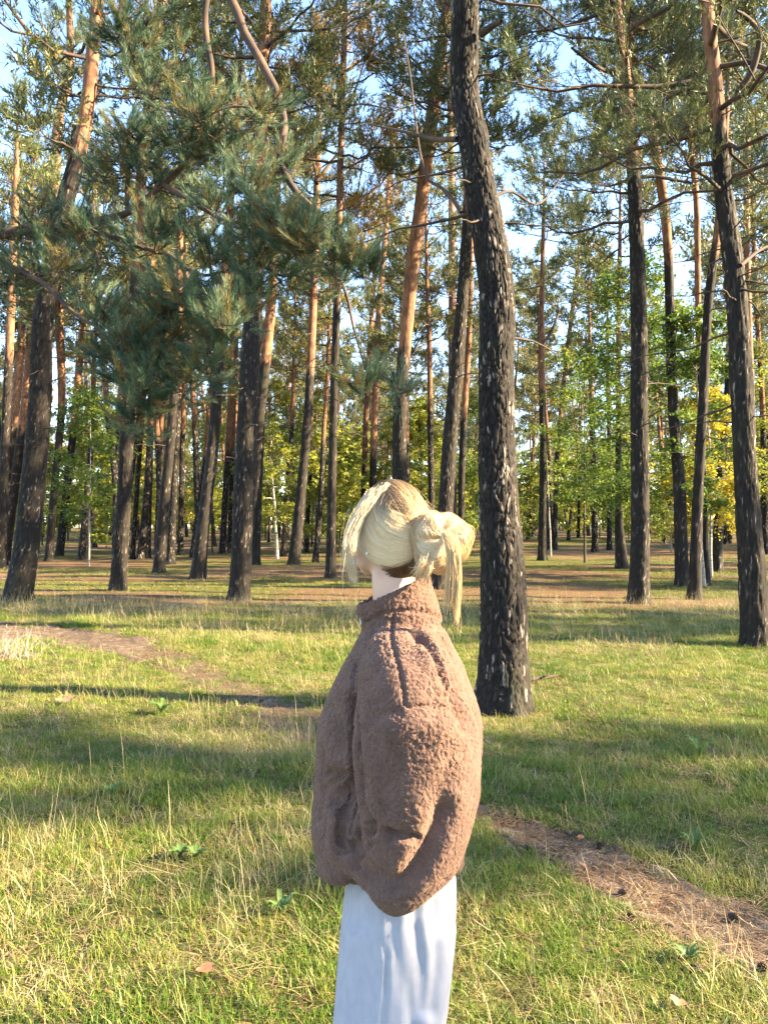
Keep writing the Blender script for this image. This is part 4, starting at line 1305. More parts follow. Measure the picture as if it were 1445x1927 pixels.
def ring_loft(mb, rows, nseg=64, sub=6, power=2.2, caps=True, mat=0):
    """rows: (cx, cy, cz, ax, ay) local centre and half sizes of near-horizontal rings; lofted smoothly from first to last"""
    Rr = catmull(np.array(rows, float), (len(rows) - 1) * sub + 1)
    a = np.arange(nseg) / nseg * 2 * math.pi
    ca, sa = np.cos(a), np.sin(a)
    cu = np.sign(ca) * np.abs(ca) ** (2 / power); su = np.sign(sa) * np.abs(sa) ** (2 / power)
    V = np.stack([Rr[:, 0:1] + Rr[:, 3:4] * cu, Rr[:, 1:2] + Rr[:, 4:5] * su, Rr[:, 2:3] + 0 * cu], -1)
    n = len(Rr)
    mb.add(V.reshape(-1, 3), grid_quads(n, nseg), mat)
    if caps:
        for k in (0, n - 1):
            c = V[k].mean(0)
            ring = V[k]
            mb.add(np.vstack([ring, c]), [[i, (i + 1) % nseg, nseg] for i in range(nseg)], mat)
    return V


def path_tube(mb, pts, nseg=32, sub=8, mat=0, flat=1.0):
    """closed tube: pts (x, y, z, r)"""
    P = np.array(pts, float)
    c = catmull(P, (len(P) - 1) * sub + 1)
    V, q = tubes(c[None, :, :3], c[None, :, 3], nseg)
    mb.add(V, q, mat)
    n = len(c)
    for k in (0, n - 1):
        ring = V[k * nseg:(k + 1) * nseg]
        tip = ring.mean(0)
        mb.add(np.vstack([ring, tip]), [[i, (i + 1) % nseg, nseg] for i in range(nseg)], mat)


def remesh(mb, voxel, smooth_it=8, factor=.5):
    """union of the collected closed shapes as one even surface -> verts, quads"""
    me = mb.mesh('tmp', [])
    o = bpy.data.objects.new('tmp', me); COL.objects.link(o)
    m = o.modifiers.new('r', 'REMESH'); m.mode = 'VOXEL'; m.voxel_size = voxel
    if smooth_it:
        s = o.modifiers.new('s', 'SMOOTH'); s.iterations = smooth_it; s.factor = factor
    dg = bpy.context.evaluated_depsgraph_get(); dg.update()
    ev = o.evaluated_get(dg).to_mesh()
    V = np.zeros(len(ev.vertices) * 3); ev.vertices.foreach_get('co', V)
    N = np.zeros(len(ev.vertices) * 3); ev.vertices.foreach_get('normal', N)
    F = np.array([list(p.vertices) for p in ev.polygons if len(p.vertices) == 4], np.int64)
    o.evaluated_get(dg).to_mesh_clear()
    bpy.data.objects.remove(o); bpy.data.meshes.remove(me)
    return V.reshape(-1, 3), N.reshape(-1, 3), F


def normals(V, F):
    n = np.cross(V[F[:, 2]] - V[F[:, 0]], V[F[:, 3]] - V[F[:, 1]])
    N = np.zeros_like(V)
    for k in range(4):
        np.add.at(N, F[:, k], n)
    return unit(N)


def relax(V, F, it=1, f=.5):
    E = np.unique(np.sort(np.concatenate([F[:, [0, 1]], F[:, [1, 2]], F[:, [2, 3]], F[:, [3, 0]]]), 1), axis=0)
    deg = np.bincount(E.ravel(), minlength=len(V))[:, None]
    for _ in range(it):
        A = np.zeros_like(V)
        np.add.at(A, E[:, 0], V[E[:, 1]]); np.add.at(A, E[:, 1], V[E[:, 0]])
        V = V + f * (A / np.maximum(deg, 1) - V)
    return V


def to_px(V):
    w = V + ORG
    c, s = math.cos(PITCH), math.sin(PITCH)
    d = w - np.array([0, 0, CAM_H])
    zc = d[:, 1] * c + d[:, 2] * s; yc = -d[:, 1] * s + d[:, 2] * c
    return 722.5 + FPX * d[:, 0] / zc, 963.5 - FPX * yc / zc


def seg_dist(px, py, line):
    L = catmull(np.array(line, float), 40)
    best = np.full(len(px), 1e9); par = np.zeros(len(px))
    for k in range(len(L) - 1):
        a, b = L[k], L[k + 1]
        ab = b - a
        t = np.clip(((px - a[0]) * ab[0] + (py - a[1]) * ab[1]) / (ab @ ab + 1e-9), 0, 1)
        d = np.hypot(px - a[0] - t * ab[0], py - a[1] - t * ab[1])
        near = d < best
        best = np.where(near, d, best); par = np.where(near, (k + t) / (len(L) - 1), par)
    return best, par


person = empty('person', ORG, 'person in a brown fleece jacket with blonde hair in a bun, seen from behind', 'person')


def fleece_material():
    m, nt, b = new_mat('brown_sherpa_fleece')
    vec = objcoord(nt)
    warp = node(nt, 'ShaderNodeTexNoise'); warp.inputs['Scale'].default_value = 40; warp.inputs['Detail'].default_value = 2
    nt.links.new(vec, warp.inputs['Vector'])
    wv = mix(nt, 0.03, vec, warp.outputs['Color'], 'ADD')
    v = node(nt, 'ShaderNodeTexVoronoi', feature='SMOOTH_F1')
    v.inputs['Scale'].default_value = 118
    v.inputs['Smoothness'].default_value = 0.6
    nt.links.new(wv, v.inputs['Vector'])
    fine = noise(nt, 420, vec, 3, 0.7)
    c = ramp(nt, noise(nt, 28, vec, 4, 0.6), [(0.3, (0.110, 0.066, 0.053)), (0.7, (0.156, 0.095, 0.078))]).outputs[0]
    nt.links.new(c, b.inputs['Base Color'])
    b.inputs['Roughness'].default_value = 1.0
    b.inputs['Specular IOR Level'].default_value = 0.05
    b.inputs['Sheen Weight'].default_value = 0.35
    b.inputs['Sheen Roughness'].default_value = 0.5
    b.inputs['Sheen Tint'].default_value = (0.75, 0.5, 0.38, 1)
    h = math_n(nt, 'ADD', math_n(nt, 'MULTIPLY', math_n(nt, 'SUBTRACT', 1.0, v.outputs['Distance']), 1.0), math_n(nt, 'MULTIPLY', fine, 0.35))
    nt.links.new(bump(nt, h, 0.0042, 1.0), b.inputs['Normal'])
    return m


FLEECE = fleece_material()


def jacket():
    mb = MB()
    # torso: photograph edges row by row -> (py, left, right, half depth, Y)
    rows = [(1160, 692, 812, .075, 1.84), (1185, 681, 838, .105, 1.84), (1222, 660, 856, .150, 1.84), (1262, 638, 876, .185, 1.84), (1305, 619, 893, .197, 1.85), (1352, 604, 905, .206, 1.852),
            (1400, 597, 907, .210, 1.852), (1450, 592, 899, .210, 1.852), (1500, 590, 887, .204, 1.85), (1550, 588, 876, .188, 1.847), (1590, 592, 874, .165, 1.84), (1618, 603, 866, .135, 1.84), (1636, 628, 856, .10, 1.84)]
    rr = []
    for py, l, r, b, Y in rows:
        a, c = loc(l, py, Y), loc(r, py, Y)
        rr.append([(a[0] + c[0]) / 2, Y - PY0, (a[2] + c[2]) / 2, (c[0] - a[0]) / 2, b])
    ring_loft(mb, rr, 72, 6, 2.25)
    # near sleeve: wide balloon from the shoulder to the slack elbow
    sl = [(1178, 757, 40, .05, 1.765), (1205, 764, 68, .085, 1.72), (1250, 766, 88, .112, 1.685), (1310, 774, 104, .122, 1.665), (1350, 779, 114, .126, 1.655), (1400, 783, 119, .128, 1.65), (1455, 785, 117, .126, 1.65), (1520, 786, 109, .120, 1.645),
          (1580, 780, 99, .110, 1.64), (1630, 770, 88, .10, 1.635), (1670, 756, 66, .08, 1.63), (1700, 748, 36, .05, 1.63), (1717, 745, 12, .02, 1.63)]
    rr = []
    for py, cx, hw, b, Y in sl:
        c = loc(cx, py, Y)
        rr.append([c[0], Y - PY0, c[2], hw * Y / FPX, b])
    ring_loft(mb, rr, 64, 6, 2.1)
    # forearm going forward into the pocket, with its bunched cuff
    fa = [loc(800, 1610, 1.66).tolist() + [.072], loc(750, 1635, 1.645).tolist() + [.074], loc(708, 1628, 1.65).tolist() + [.058], loc(676, 1616, 1.67).tolist() + [.040], loc(640, 1596, 1.70).tolist() + [.034], loc(615, 1585, 1.74).tolist() + [.03]]
    path_tube(mb, fa, 28)
    # folds bunching at the front of the waist
    path_tube(mb, [loc(664, 1465, 1.70).tolist() + [.020], loc(640, 1520, 1.695).tolist() + [.022], loc(632, 1570, 1.69).tolist() + [.022], loc(640, 1612, 1.68).tolist() + [.024]], 16)
    path_tube(mb, [loc(690, 1530, 1.68).tolist() + [.026], loc(672, 1552, 1.675).tolist() + [.03], loc(668, 1580, 1.67).tolist() + [.027]], 16)
    path_tube(mb, [loc(640, 1632, 1.90).tolist() + [.034], loc(626, 1630, 1.83).tolist() + [.036], loc(628, 1632, 1.76).tolist() + [.038], loc(642, 1636, 1.71).tolist() + [.036], loc(668, 1628, 1.69).tolist() + [.030]], 18)
    path_tube(mb, [loc(842, 1620, 1.76).tolist() + [.028], loc(850, 1622, 1.82).tolist() + [.030], loc(845, 1622, 1.90).tolist() + [.030]], 18)
    # far sleeve, the same on the other side
    rr = []
    for py, cx, hw, b, Y in sl[:10]:
        Yf = 2 * PY0 - Y
        c = loc(cx, py, PY0)
        rr.append([c[0] - .01, Yf - PY0, c[2], hw * PY0 / FPX * .94, b])
    ring_loft(mb, rr, 48, 5, 2.1)
    path_tube(mb, [loc(790, 1600, PY0).tolist()[:1] + [.18, loc(790, 1600, PY0)[2], .07], loc(700, 1615, PY0).tolist()[:1] + [.17, loc(0, 1615, PY0)[2], .055], loc(630, 1590, PY0).tolist()[:1] + [.13, loc(0, 1590, PY0)[2], .035]], 20)
    # stand-up collar: a thick ring, open at the top, tilted down towards the front
    nA = 72
    a = np.arange(nA) / nA * 2 * math.pi
    ringdefs = [(758, 1185, 76, .088, 18), (752, 1160, 74, .082, 20), (744, 1136, 73, .077, 25), (740, 1114, 71, .074, 28), (739, 1106, 67, .070, 28), (738, 1110, 60, .062, 27), (742, 1135, 58, .060, 22), (750, 1175, 55, .058, 18), (756, 1200, 50, .052, 16)]
    R_ = catmull(np.array(ringdefs, float), 50)
    Vc = []
    for cx, cy_, hw, b, tl in R_:
        pxs = cx + hw * np.cos(a); pys = cy_ - tl * np.cos(a)
        sc = PY0 / FPX
        Vc.append(np.stack([(pxs - 722.5) * sc - ORG[0], b * np.sin(a), CAM_H - (pys - 990) * sc - ORG[2]], -1))
    Vc = np.array(Vc)
    mb.add(Vc.reshape(-1, 3), grid_quads(len(Vc), nA))
    c0, c1 = Vc[0].mean(0), Vc[-1].mean(0)
    mb.add(np.vstack([Vc[0], c0]), [[i, (i + 1) % nA, nA] for i in range(nA)])
    mb.add(np.vstack([Vc[-1], c1]), [[i, (i + 1) % nA, nA] for i in range(nA)])

    V, N, F = remesh(mb, .0036, 7, .5)
    V = relax(V, F, 5, .5)
    N = normals(V, F)
    px, py = to_px(V)
    view = unit(V + ORG - np.array([0, 0, CAM_H]))
    face = smooth(.0, .35, -(N * view).sum(1))

    def crease(line, width, depth, ends=.12, near=True):
        nonlocal V
        d, t = seg_dist(px, py, line)
        e = np.minimum(smooth(0, ends, t), 1 - smooth(1 - ends, 1, t)) if ends else 1
        V = V - N * (depth * np.exp(-(d / width) ** 2) * e * (face if near else 1))[:, None]

    # (photograph pixels) creases of cloth: deep folds, then soft swells, then sewn seams
    crease([(664, 1290), (662, 1340), (664, 1398), (670, 1456), (677, 1508), (694, 1545), (716, 1560)], 8, .025)
    crease([(604, 1452), (625, 1458), (650, 1460), (668, 1458)], 9, .020, .1)
    crease([(640, 1466), (652, 1478), (640, 1510), (622, 1530)], 24, .026, .15)
    crease([(612, 1465), (630, 1490), (640, 1520)], 22, .018, .2)
    crease([(672, 1482), (655, 1510), (643, 1540), (640, 1580), (656, 1602)], 6, .016)
    crease([(679, 1508), (662, 1530), (654, 1550), (656, 1575), (670, 1593)], 6, .016)
    crease([(690, 1545), (692, 1560), (682, 1578)], 9, .024)
    crease([(714, 1558), (735, 1570), (760, 1576), (781, 1582), (792, 1596)], 8, .024)
    crease([(722, 1560), (733, 1575), (731, 1592)], 6, .010)
    crease([(712, 1558), (690, 1576), (668, 1594), (628, 1607)], 6, .012)
    crease([(703, 1583), (682, 1600), (664, 1622), (668, 1645)], 7, .018)
    crease([(694, 1600), (693, 1640), (715, 1662), (750, 1670), (781, 1640), (816, 1577), (842, 1520), (858, 1490)], 21, .032, .18)
    crease([(706, 1585), (716, 1615), (735, 1640)], 8, .006)
    crease([(740, 1705), (790, 1690), (850, 1650)], 5, .004)
    crease([(768, 1172), (790, 1195), (815, 1225), (840, 1285), (866, 1342), (890, 1392)], 9, .026)
    crease([(790, 1200), (822, 1240), (852, 1305)], 15, -.012)
    crease([(828, 1190), (845, 1235), (856, 1275), (868, 1320), (890, 1368)], 7, .018)
    crease([(884, 1330), (894, 1370), (896, 1420)], 8, .010)
    crease([(620, 1320), (640, 1370), (645, 1430)], 16, .006)
    crease([(606, 1400), (604, 1470), (600, 1560)], 5, .008)
    crease([(700, 1250), (690, 1300), (700, 1360)], 16, .005)
    crease([(860, 1400), (840, 1470), (800, 1540)], 18, .005)
    for line in ([(741, 1152), (736, 1195), (748, 1245), (757, 1290), (763, 1332)], [(763, 1332), (800, 1328), (835, 1331), (864, 1341)], [(668, 1245), (661, 1300)], [(682, 1176), (712, 1158), (742, 1150), (790, 1150), (830, 1160)]):
        crease(line, 3.2, .008, .03)
    crease([(700, 1400), (760, 1372), (830, 1372), (868, 1400)], 34, -.012, .25)
    crease([(763, 1336), (715, 1348), (672, 1388)], 9, .006)
    N = normals(V, F)
    # soft cloth unevenness and the bobbles of the fleece
    V = V + N * ((fbm(V * 9, 201, 3) - .5) * .011 + (fbm(V * 24, 202, 2) - .5) * .004)[:, None]
    q = V * 122 + (np.stack([fbm(V * 50, 210 + k, 2) for k in range(3)], -1) - .5) * 1.5
    f1, f2 = worley3(q, 77)
    amp = .55 + .45 * smooth(.35, .6, fbm(V * 7, 214, 2))
    V = V + N * (amp * (  .0034 * smooth(0, .28, f2 - f1) + .0016 * (1 - np.clip(f1, 0, 1) ** 2) - .0045))[:, None]
    jb = MB(); jb.add(V, F)
    j = jb.build('jacket', FLEECE, person)
    # short pile standing off the fleece
    r_ = np.random.default_rng(31)
    N = normals(V, F)
    sel = r_.integers(0, len(V), 9000)
    d = unit(N[sel] + r_.normal(0, .45, (len(sel), 3)))
    p = V[sel] + r_.normal(0, .0012, (len(sel), 3))
    side = unit(np.cross(d, r_.normal(size=d.shape))) * .00028
    tip = p + d * r_.uniform(.0012, .0034, len(sel))[:, None]
    fb = MB()
    fb.add(np.stack([p - side, p + side, tip], 1).reshape(-1, 3), np.arange(3 * len(sel)).reshape(-1, 3))
    tag(fb.build('fleece_pile', FLEECE, j), kind='stuff')
    # zip end at the collar front
    zb = MB(); z0 = loc(679, 1163, 1.815)
    path_tube(zb, [z0.tolist() + [.0035], (z0 + [.001, 0, -.014]).tolist() + [.0035]], 8, 3)
    zb.build('zip_pull', plain('zip_metal', (.5, .48, .45), .3, .6), j)


jacket()


def cotton_material():
    m, nt, b = new_mat('white_cotton')
    vec = objcoord(nt, (1, 1, .5))
    c = ramp(nt, noise(nt, 60, vec, 4, .6), [(.3, (.35, .345, .40)), (.7, (.41, .40, .455))]).outputs[0]
    nt.links.new(c, b.inputs['Base Color'])
    b.inputs['Roughness'].default_value = .9
    b.inputs['Specular IOR Level'].default_value = .15
    nt.links.new(bump(nt, noise(nt, 900, vec, 2), .00015), b.inputs['Normal'])
    return m


COTTON = cotton_material()


def trousers():
    mb = MB()
    rows = [(1545, 668, 845, .135), (1600, 664, 850, .150), (1640, 656, 857, .160), (1700, 646, 857, .172), (1760, 640, 851, .172), (1810, 636, 845, .165), (1860, 632, 837, .15)]
    rr = []
    for py, l, r, b in rows:
        a, c = loc(l, py), loc(r, py)
        rr.append([(a[0] + c[0]) / 2, 0, (a[2] + c[2]) / 2, (c[0] - a[0]) / 2, b])
    ring_loft(mb, rr, 72, 6, 2.2)
    for sgn in (-1, 1):
        rr = []
        for py, l, r in ((1700, 650, 855), (1780, 640, 848), (1860, 634, 838), (1927, 628, 824), (2010, 622, 806), (2090, 618, 792), (2170, 616, 780), (2235, 614, 772)):
            a, c = loc(l, py), loc(r, py)
            hw = (c[0] - a[0]) / 2
            rr.append([(a[0] + c[0]) / 2 + (0 if sgn < 0 else .02 * smooth(1800, 2200, py)), sgn * (.083 + .015 * smooth(1800, 2200, py)), (a[2] + c[2]) / 2, hw if sgn < 0 else hw * .95, .088])
        ring_loft(mb, rr, 56, 6, 2.1)
    V, N, F = remesh(mb, .008, 6, .5)
    V = relax(V, F, 6, .5)
    N = normals(V, F)
    px, py = to_px(V)
    # long vertical folds falling from the hip
    for line, w, d in (([(735, 1700), (752, 1800), (772, 1927), (780, 2050)], 14, .011), ([(775, 1690), (792, 1800), (800, 1927)], 16, .012), ([(815, 1680), (822, 1800), (812, 1930)], 12, .008),
                       ([(700, 1690), (690, 1800), (672, 1930), (664, 2050)], 22, .006), ([(745, 1730), (760, 1850), (762, 1960)], 10, -.006), ([(795, 1720), (806, 1830), (800, 1940)], 10, -.006),
                       ([(726, 1690), (729, 1790), (724, 1880), (719, 1960), (712, 2100), (706, 2230)], 3.0, .007), ([(720, 1695), (717, 1760), (728, 1812)], 2.6, .006)):
        dd, t = seg_dist(px, py, line)
        e = np.minimum(smooth(0, .1, t), 1 - smooth(.9, 1, t))
        V = V - N * (d * np.exp(-(dd / w) ** 2) * e)[:, None]
    V = V + N * ((fbm(V * np.array([14, 14, 3.5]), 221, 3) - .5) * .012)[:, None]
    tb = MB(); tb.add(V, F)
    tb.build('trousers', COTTON, person)
    for sgn in (-1, 1):
        sb = MB()
        c = loc(700, 2280)
        base = np.array([c[0], sgn * .1, 0.0])
        rws = [[base[0] - .02, base[1], .012, .135, .045], [base[0] - .02, base[1], .035, .137, .047], [base[0] - .015, base[1], .06, .125, .044], [base[0] + .005, base[1], .085, .09, .04], [base[0] + .03, base[1], .11, .06, .038]]
        ring_loft(sb, rws, 32, 4, 2.3)
        sb.build('shoe', plain('white_shoe_leather', (.6, .58, .55), .5), person)


trousers()

SKIN_T = None


def skin_material():
    m, nt, b = new_mat('skin')
    vec = objcoord(nt)
    c = ramp(nt, noise(nt, 22, vec, 4, .6), [(.3, (.60, .36, .28)), (.7, (.68, .44, .35))]).outputs[0]
    nt.links.new(c, b.inputs['Base Color'])
    b.inputs['Roughness'].default_value = .5
    b.inputs['Subsurface Weight'].default_value = .15
    b.inputs['Subsurface Radius'].default_value = (.01, .004, .002)
    nt.links.new(bump(nt, noise(nt, 500, vec, 2), .0004), b.inputs['Normal'])
    return m


SKIN = skin_material()
YAW = R(50)                                           # she looks to the left and away
Fd = np.array([-math.cos(YAW), math.sin(YAW), 0.0])   # face direction
Ld = np.array([-math.sin(YAW), -math.cos(YAW), 0.0])  # her left, towards the camera
Ud = np.array([0, 0, 1.0])
HC = loc(737, 1003, 1.84)                             # middle of the head


def hd(f, l, u):
    return HC + Fd * f + Ld * l + Ud * u


def body():
    mb = MB()
    # skull, jaw, neck
    n, k = 60, 40
    th = np.linspace(.001, math.pi - .001, k); ph = np.arange(n) / n * 2 * math.pi
    TH, PH = np.meshgrid(th, ph, indexing='ij')
    x = np.sin(TH) * np.cos(PH); y = np.sin(TH) * np.sin(PH); z = np.cos(TH)
    f = np.where(x > 0, .106, .094) * x; l = .074 * y; u = .112 * z
    jaw = smooth(.1, -.9, z)
    f = f + jaw * (.010 * (x > -2) - .0) + jaw * .014 * x - jaw * smooth(0, -1, x) * -.055
    l = l * (1 - .30 * jaw)
    mb.add((HC + f[..., None] * Fd + l[..., None] * Ld + u[..., None] * Ud).reshape(-1, 3), grid_quads(k, n))
    def ell(c, r, rot=None):
        e = np.stack([x, y, z], -1) * np.array(r)
        mb.add((hd(*c) + e[..., 0:1] * Fd + e[..., 1:2] * Ld + e[..., 2:3] * Ud).reshape(-1, 3), grid_quads(k, n))
    ell((.084, 0, -.088), (.026, .026, .020))                       # chin
    path_tube(mb, [hd(.107, 0, .012).tolist() + [.008], hd(.119, 0, -.010).tolist() + [.010], hd(.125, 0, -.028).tolist() + [.014], hd(.110, 0, -.036).tolist() + [.010]], 16)   # nose
    path_tube(mb, [hd(.100, -.024, -.058).tolist() + [.006], hd(.113, 0, -.056).tolist() + [.008], hd(.100, .024, -.058).tolist() + [.006]], 12)  # lips
    path_tube(mb, [hd(.097, -.024, -.068).tolist() + [.006], hd(.111, 0, -.068).tolist() + [.008], hd(.097, .024, -.068).tolist() + [.006]], 12)
    for s_ in (-1, 1):
        path_tube(mb, [hd(.093, s_ * .048, .024).tolist() + [.008], hd(.105, s_ * .028, .030).tolist() + [.009], hd(.106, s_ * .010, .022).tolist() + [.008]], 12)   # brow
        ell((.066, s_ * .046, -.032), (.034, .026, .034))           # cheek
        ell((.060, s_ * .034, -.062), (.030, .024, .030))
        ell((-.004, s_ * .072, -.012), (.014, .008, .030))          # ear
    nk = [loc(752, 1190, 1.84).tolist() + [.062], loc(746, 1135, 1.84).tolist() + [.056], loc(740, 1095, 1.84).tolist() + [.052], loc(744, 1055, 1.84).tolist() + [.052], loc(748, 1020, 1.84).tolist() + [.05]]
    path_tube(mb, nk, 32)
    # trunk, arms and legs inside the clothes
    rr = []
    for py, l_, r_, b in ((1185, 700, 815, .07), (1215, 690, 830, .15), (1270, 670, 845, .17), (1400, 640, 850, .15), (1520, 660, 830, .12), (1620, 690, 830, .115), (1700, 690, 825, .12), (1790, 680, 815, .14)):
        a, c = loc(l_, py), loc(r_, py)
        rr.append([(a[0] + c[0]) / 2, 0, (a[2] + c[2]) / 2, (c[0] - a[0]) / 2, b])
    ring_loft(mb, rr, 40, 5, 2.1)
    for s_ in (-1, 1):
        yy = s_ * .15
        sh, el, wr, ha = loc(765, 1225, 1.70), loc(795, 1590, 1.66), loc(690, 1615, 1.68), loc(648, 1598, 1.72)
        path_tube(mb, [[sh[0], yy, sh[2], .05], [(sh[0] + el[0]) / 2, yy * 1.1, (sh[2] + el[2]) / 2, .044], [el[0], yy * 1.1, el[2], .037]], 16)
        path_tube(mb, [[el[0], yy * 1.1, el[2], .038], [wr[0], yy * .95, wr[2], .026], [ha[0], yy * .75, ha[2], .018]], 16)
        hp, kn, an = loc(745, 1740), loc(728, 2010), loc(705, 2250)
        path_tube(mb, [[hp[0], s_ * .08, hp[2], .075], [kn[0], s_ * .085, kn[2], .055], [an[0], s_ * .095, an[2], .036], [an[0], s_ * .1, an[2] - .05, .033]], 20)
    V, N, F = remesh(mb, .007, 4, .5)
    V = relax(V, F, 3, .5)
    # eye sockets
    N = normals(V, F)
    for s_ in (-1, 1):
        d = np.linalg.norm(V - hd(.100, s_ * .032, .008), axis=1)
        V = V - N * (.008 * np.exp(-(d / .014) ** 2))[:, None]
    bb = MB(); bb.add(V, F)
    bo = bb.build('body', SKIN, person)
    eye_w = plain('eye_white', (.75, .73, .7), .2, .5); iris = plain('blue_grey_iris', (.08, .12, .16), .15, .5)
    for s_ in (-1, 1):
        eb = MB(); e = np.stack([x, y, z], -1) * .0115
        c = hd(.088, s_ * .032, .008)
        mi_ = ((e @ np.array([1, 0, 0.])) > .0095)
        Vv = (c + e[..., 0:1] * Fd + e[..., 1:2] * Ld + e[..., 2:3] * Ud).reshape(-1, 3)
        q = grid_quads(k, n)
        isi = mi_.reshape(-1)[q].all(1)
        eb.add(Vv, q[~isi], 0); eb.add(Vv, q[isi], 1)
        eb.build('eye', [eye_w, iris], bo)
    return bo


body()


def hair_material():
    m, nt, b = new_mat('blonde_hair')
    rt = attr(nt, 'root').outputs['Fac']
    tn = attr(nt, 'tint').outputs['Fac']
    bl_ = ramp(nt, tn, [(0.0, (.24, .135, .065)), (.35, (.47, .31, .155)), (.7, (.68, .50, .29)), (1.0, (.76, .64, .47))]).outputs[0]
    c = mix(nt, rt, bl_, (.080, .044, .026))
    nt.links.new(c, b.inputs['Base Color'])
    b.inputs['Roughness'].default_value = .45
    b.inputs['Specular IOR Level'].default_value = .22
    return m


HAIR = hair_material()


def strand_mesh(name, P, width, root, tint, parent):
    """P (M,K,3): hair strands as curves that taper towards the tip"""
    M, K, _ = P.shape
    hc = bpy.data.hair_curves.new(name)
    hc.add_curves([K] * M)
    hc.attributes['position'].data.foreach_set('vector', P.astype(np.float32).ravel())
    t = np.linspace(0, 1, K)
    w = np.asarray(width)[:, None] * 0.5 * np.interp(t, [0, .12, .8, 1], [.7, 1, 1, .3])[None]
    full = {'radius': w, 'root': np.broadcast_to(root, (M, K)), 'tint': np.broadcast_to(np.asarray(tint)[..., None] if np.ndim(tint) == 1 else tint, (M, K))}
    for k, a in full.items():
        at = hc.attributes.get(k) or hc.attributes.new(k, 'FLOAT', 'POINT')
        at.data.foreach_set('value', np.ascontiguousarray(np.clip(a, 0, 1), np.float32).ravel())
    hc.materials.append(HAIR)
    return link(name, hc, parent)


AX = np.array([.100, .082, .122])      # hair shell half sizes: front, side, up
BUNC = loc(829, 1019, 1.745)         # bun middle


def shell(p, lift=0.0):
    """put head-frame points (f,l,u) on the hair shell"""
    q = p / AX
    return p / np.linalg.norm(q, axis=-1, keepdims=True) * (1 + lift / .1)


def to_local(p):
    return HC + p[..., 0:1] * Fd + p[..., 1:2] * Ld + p[..., 2:3] * Ud


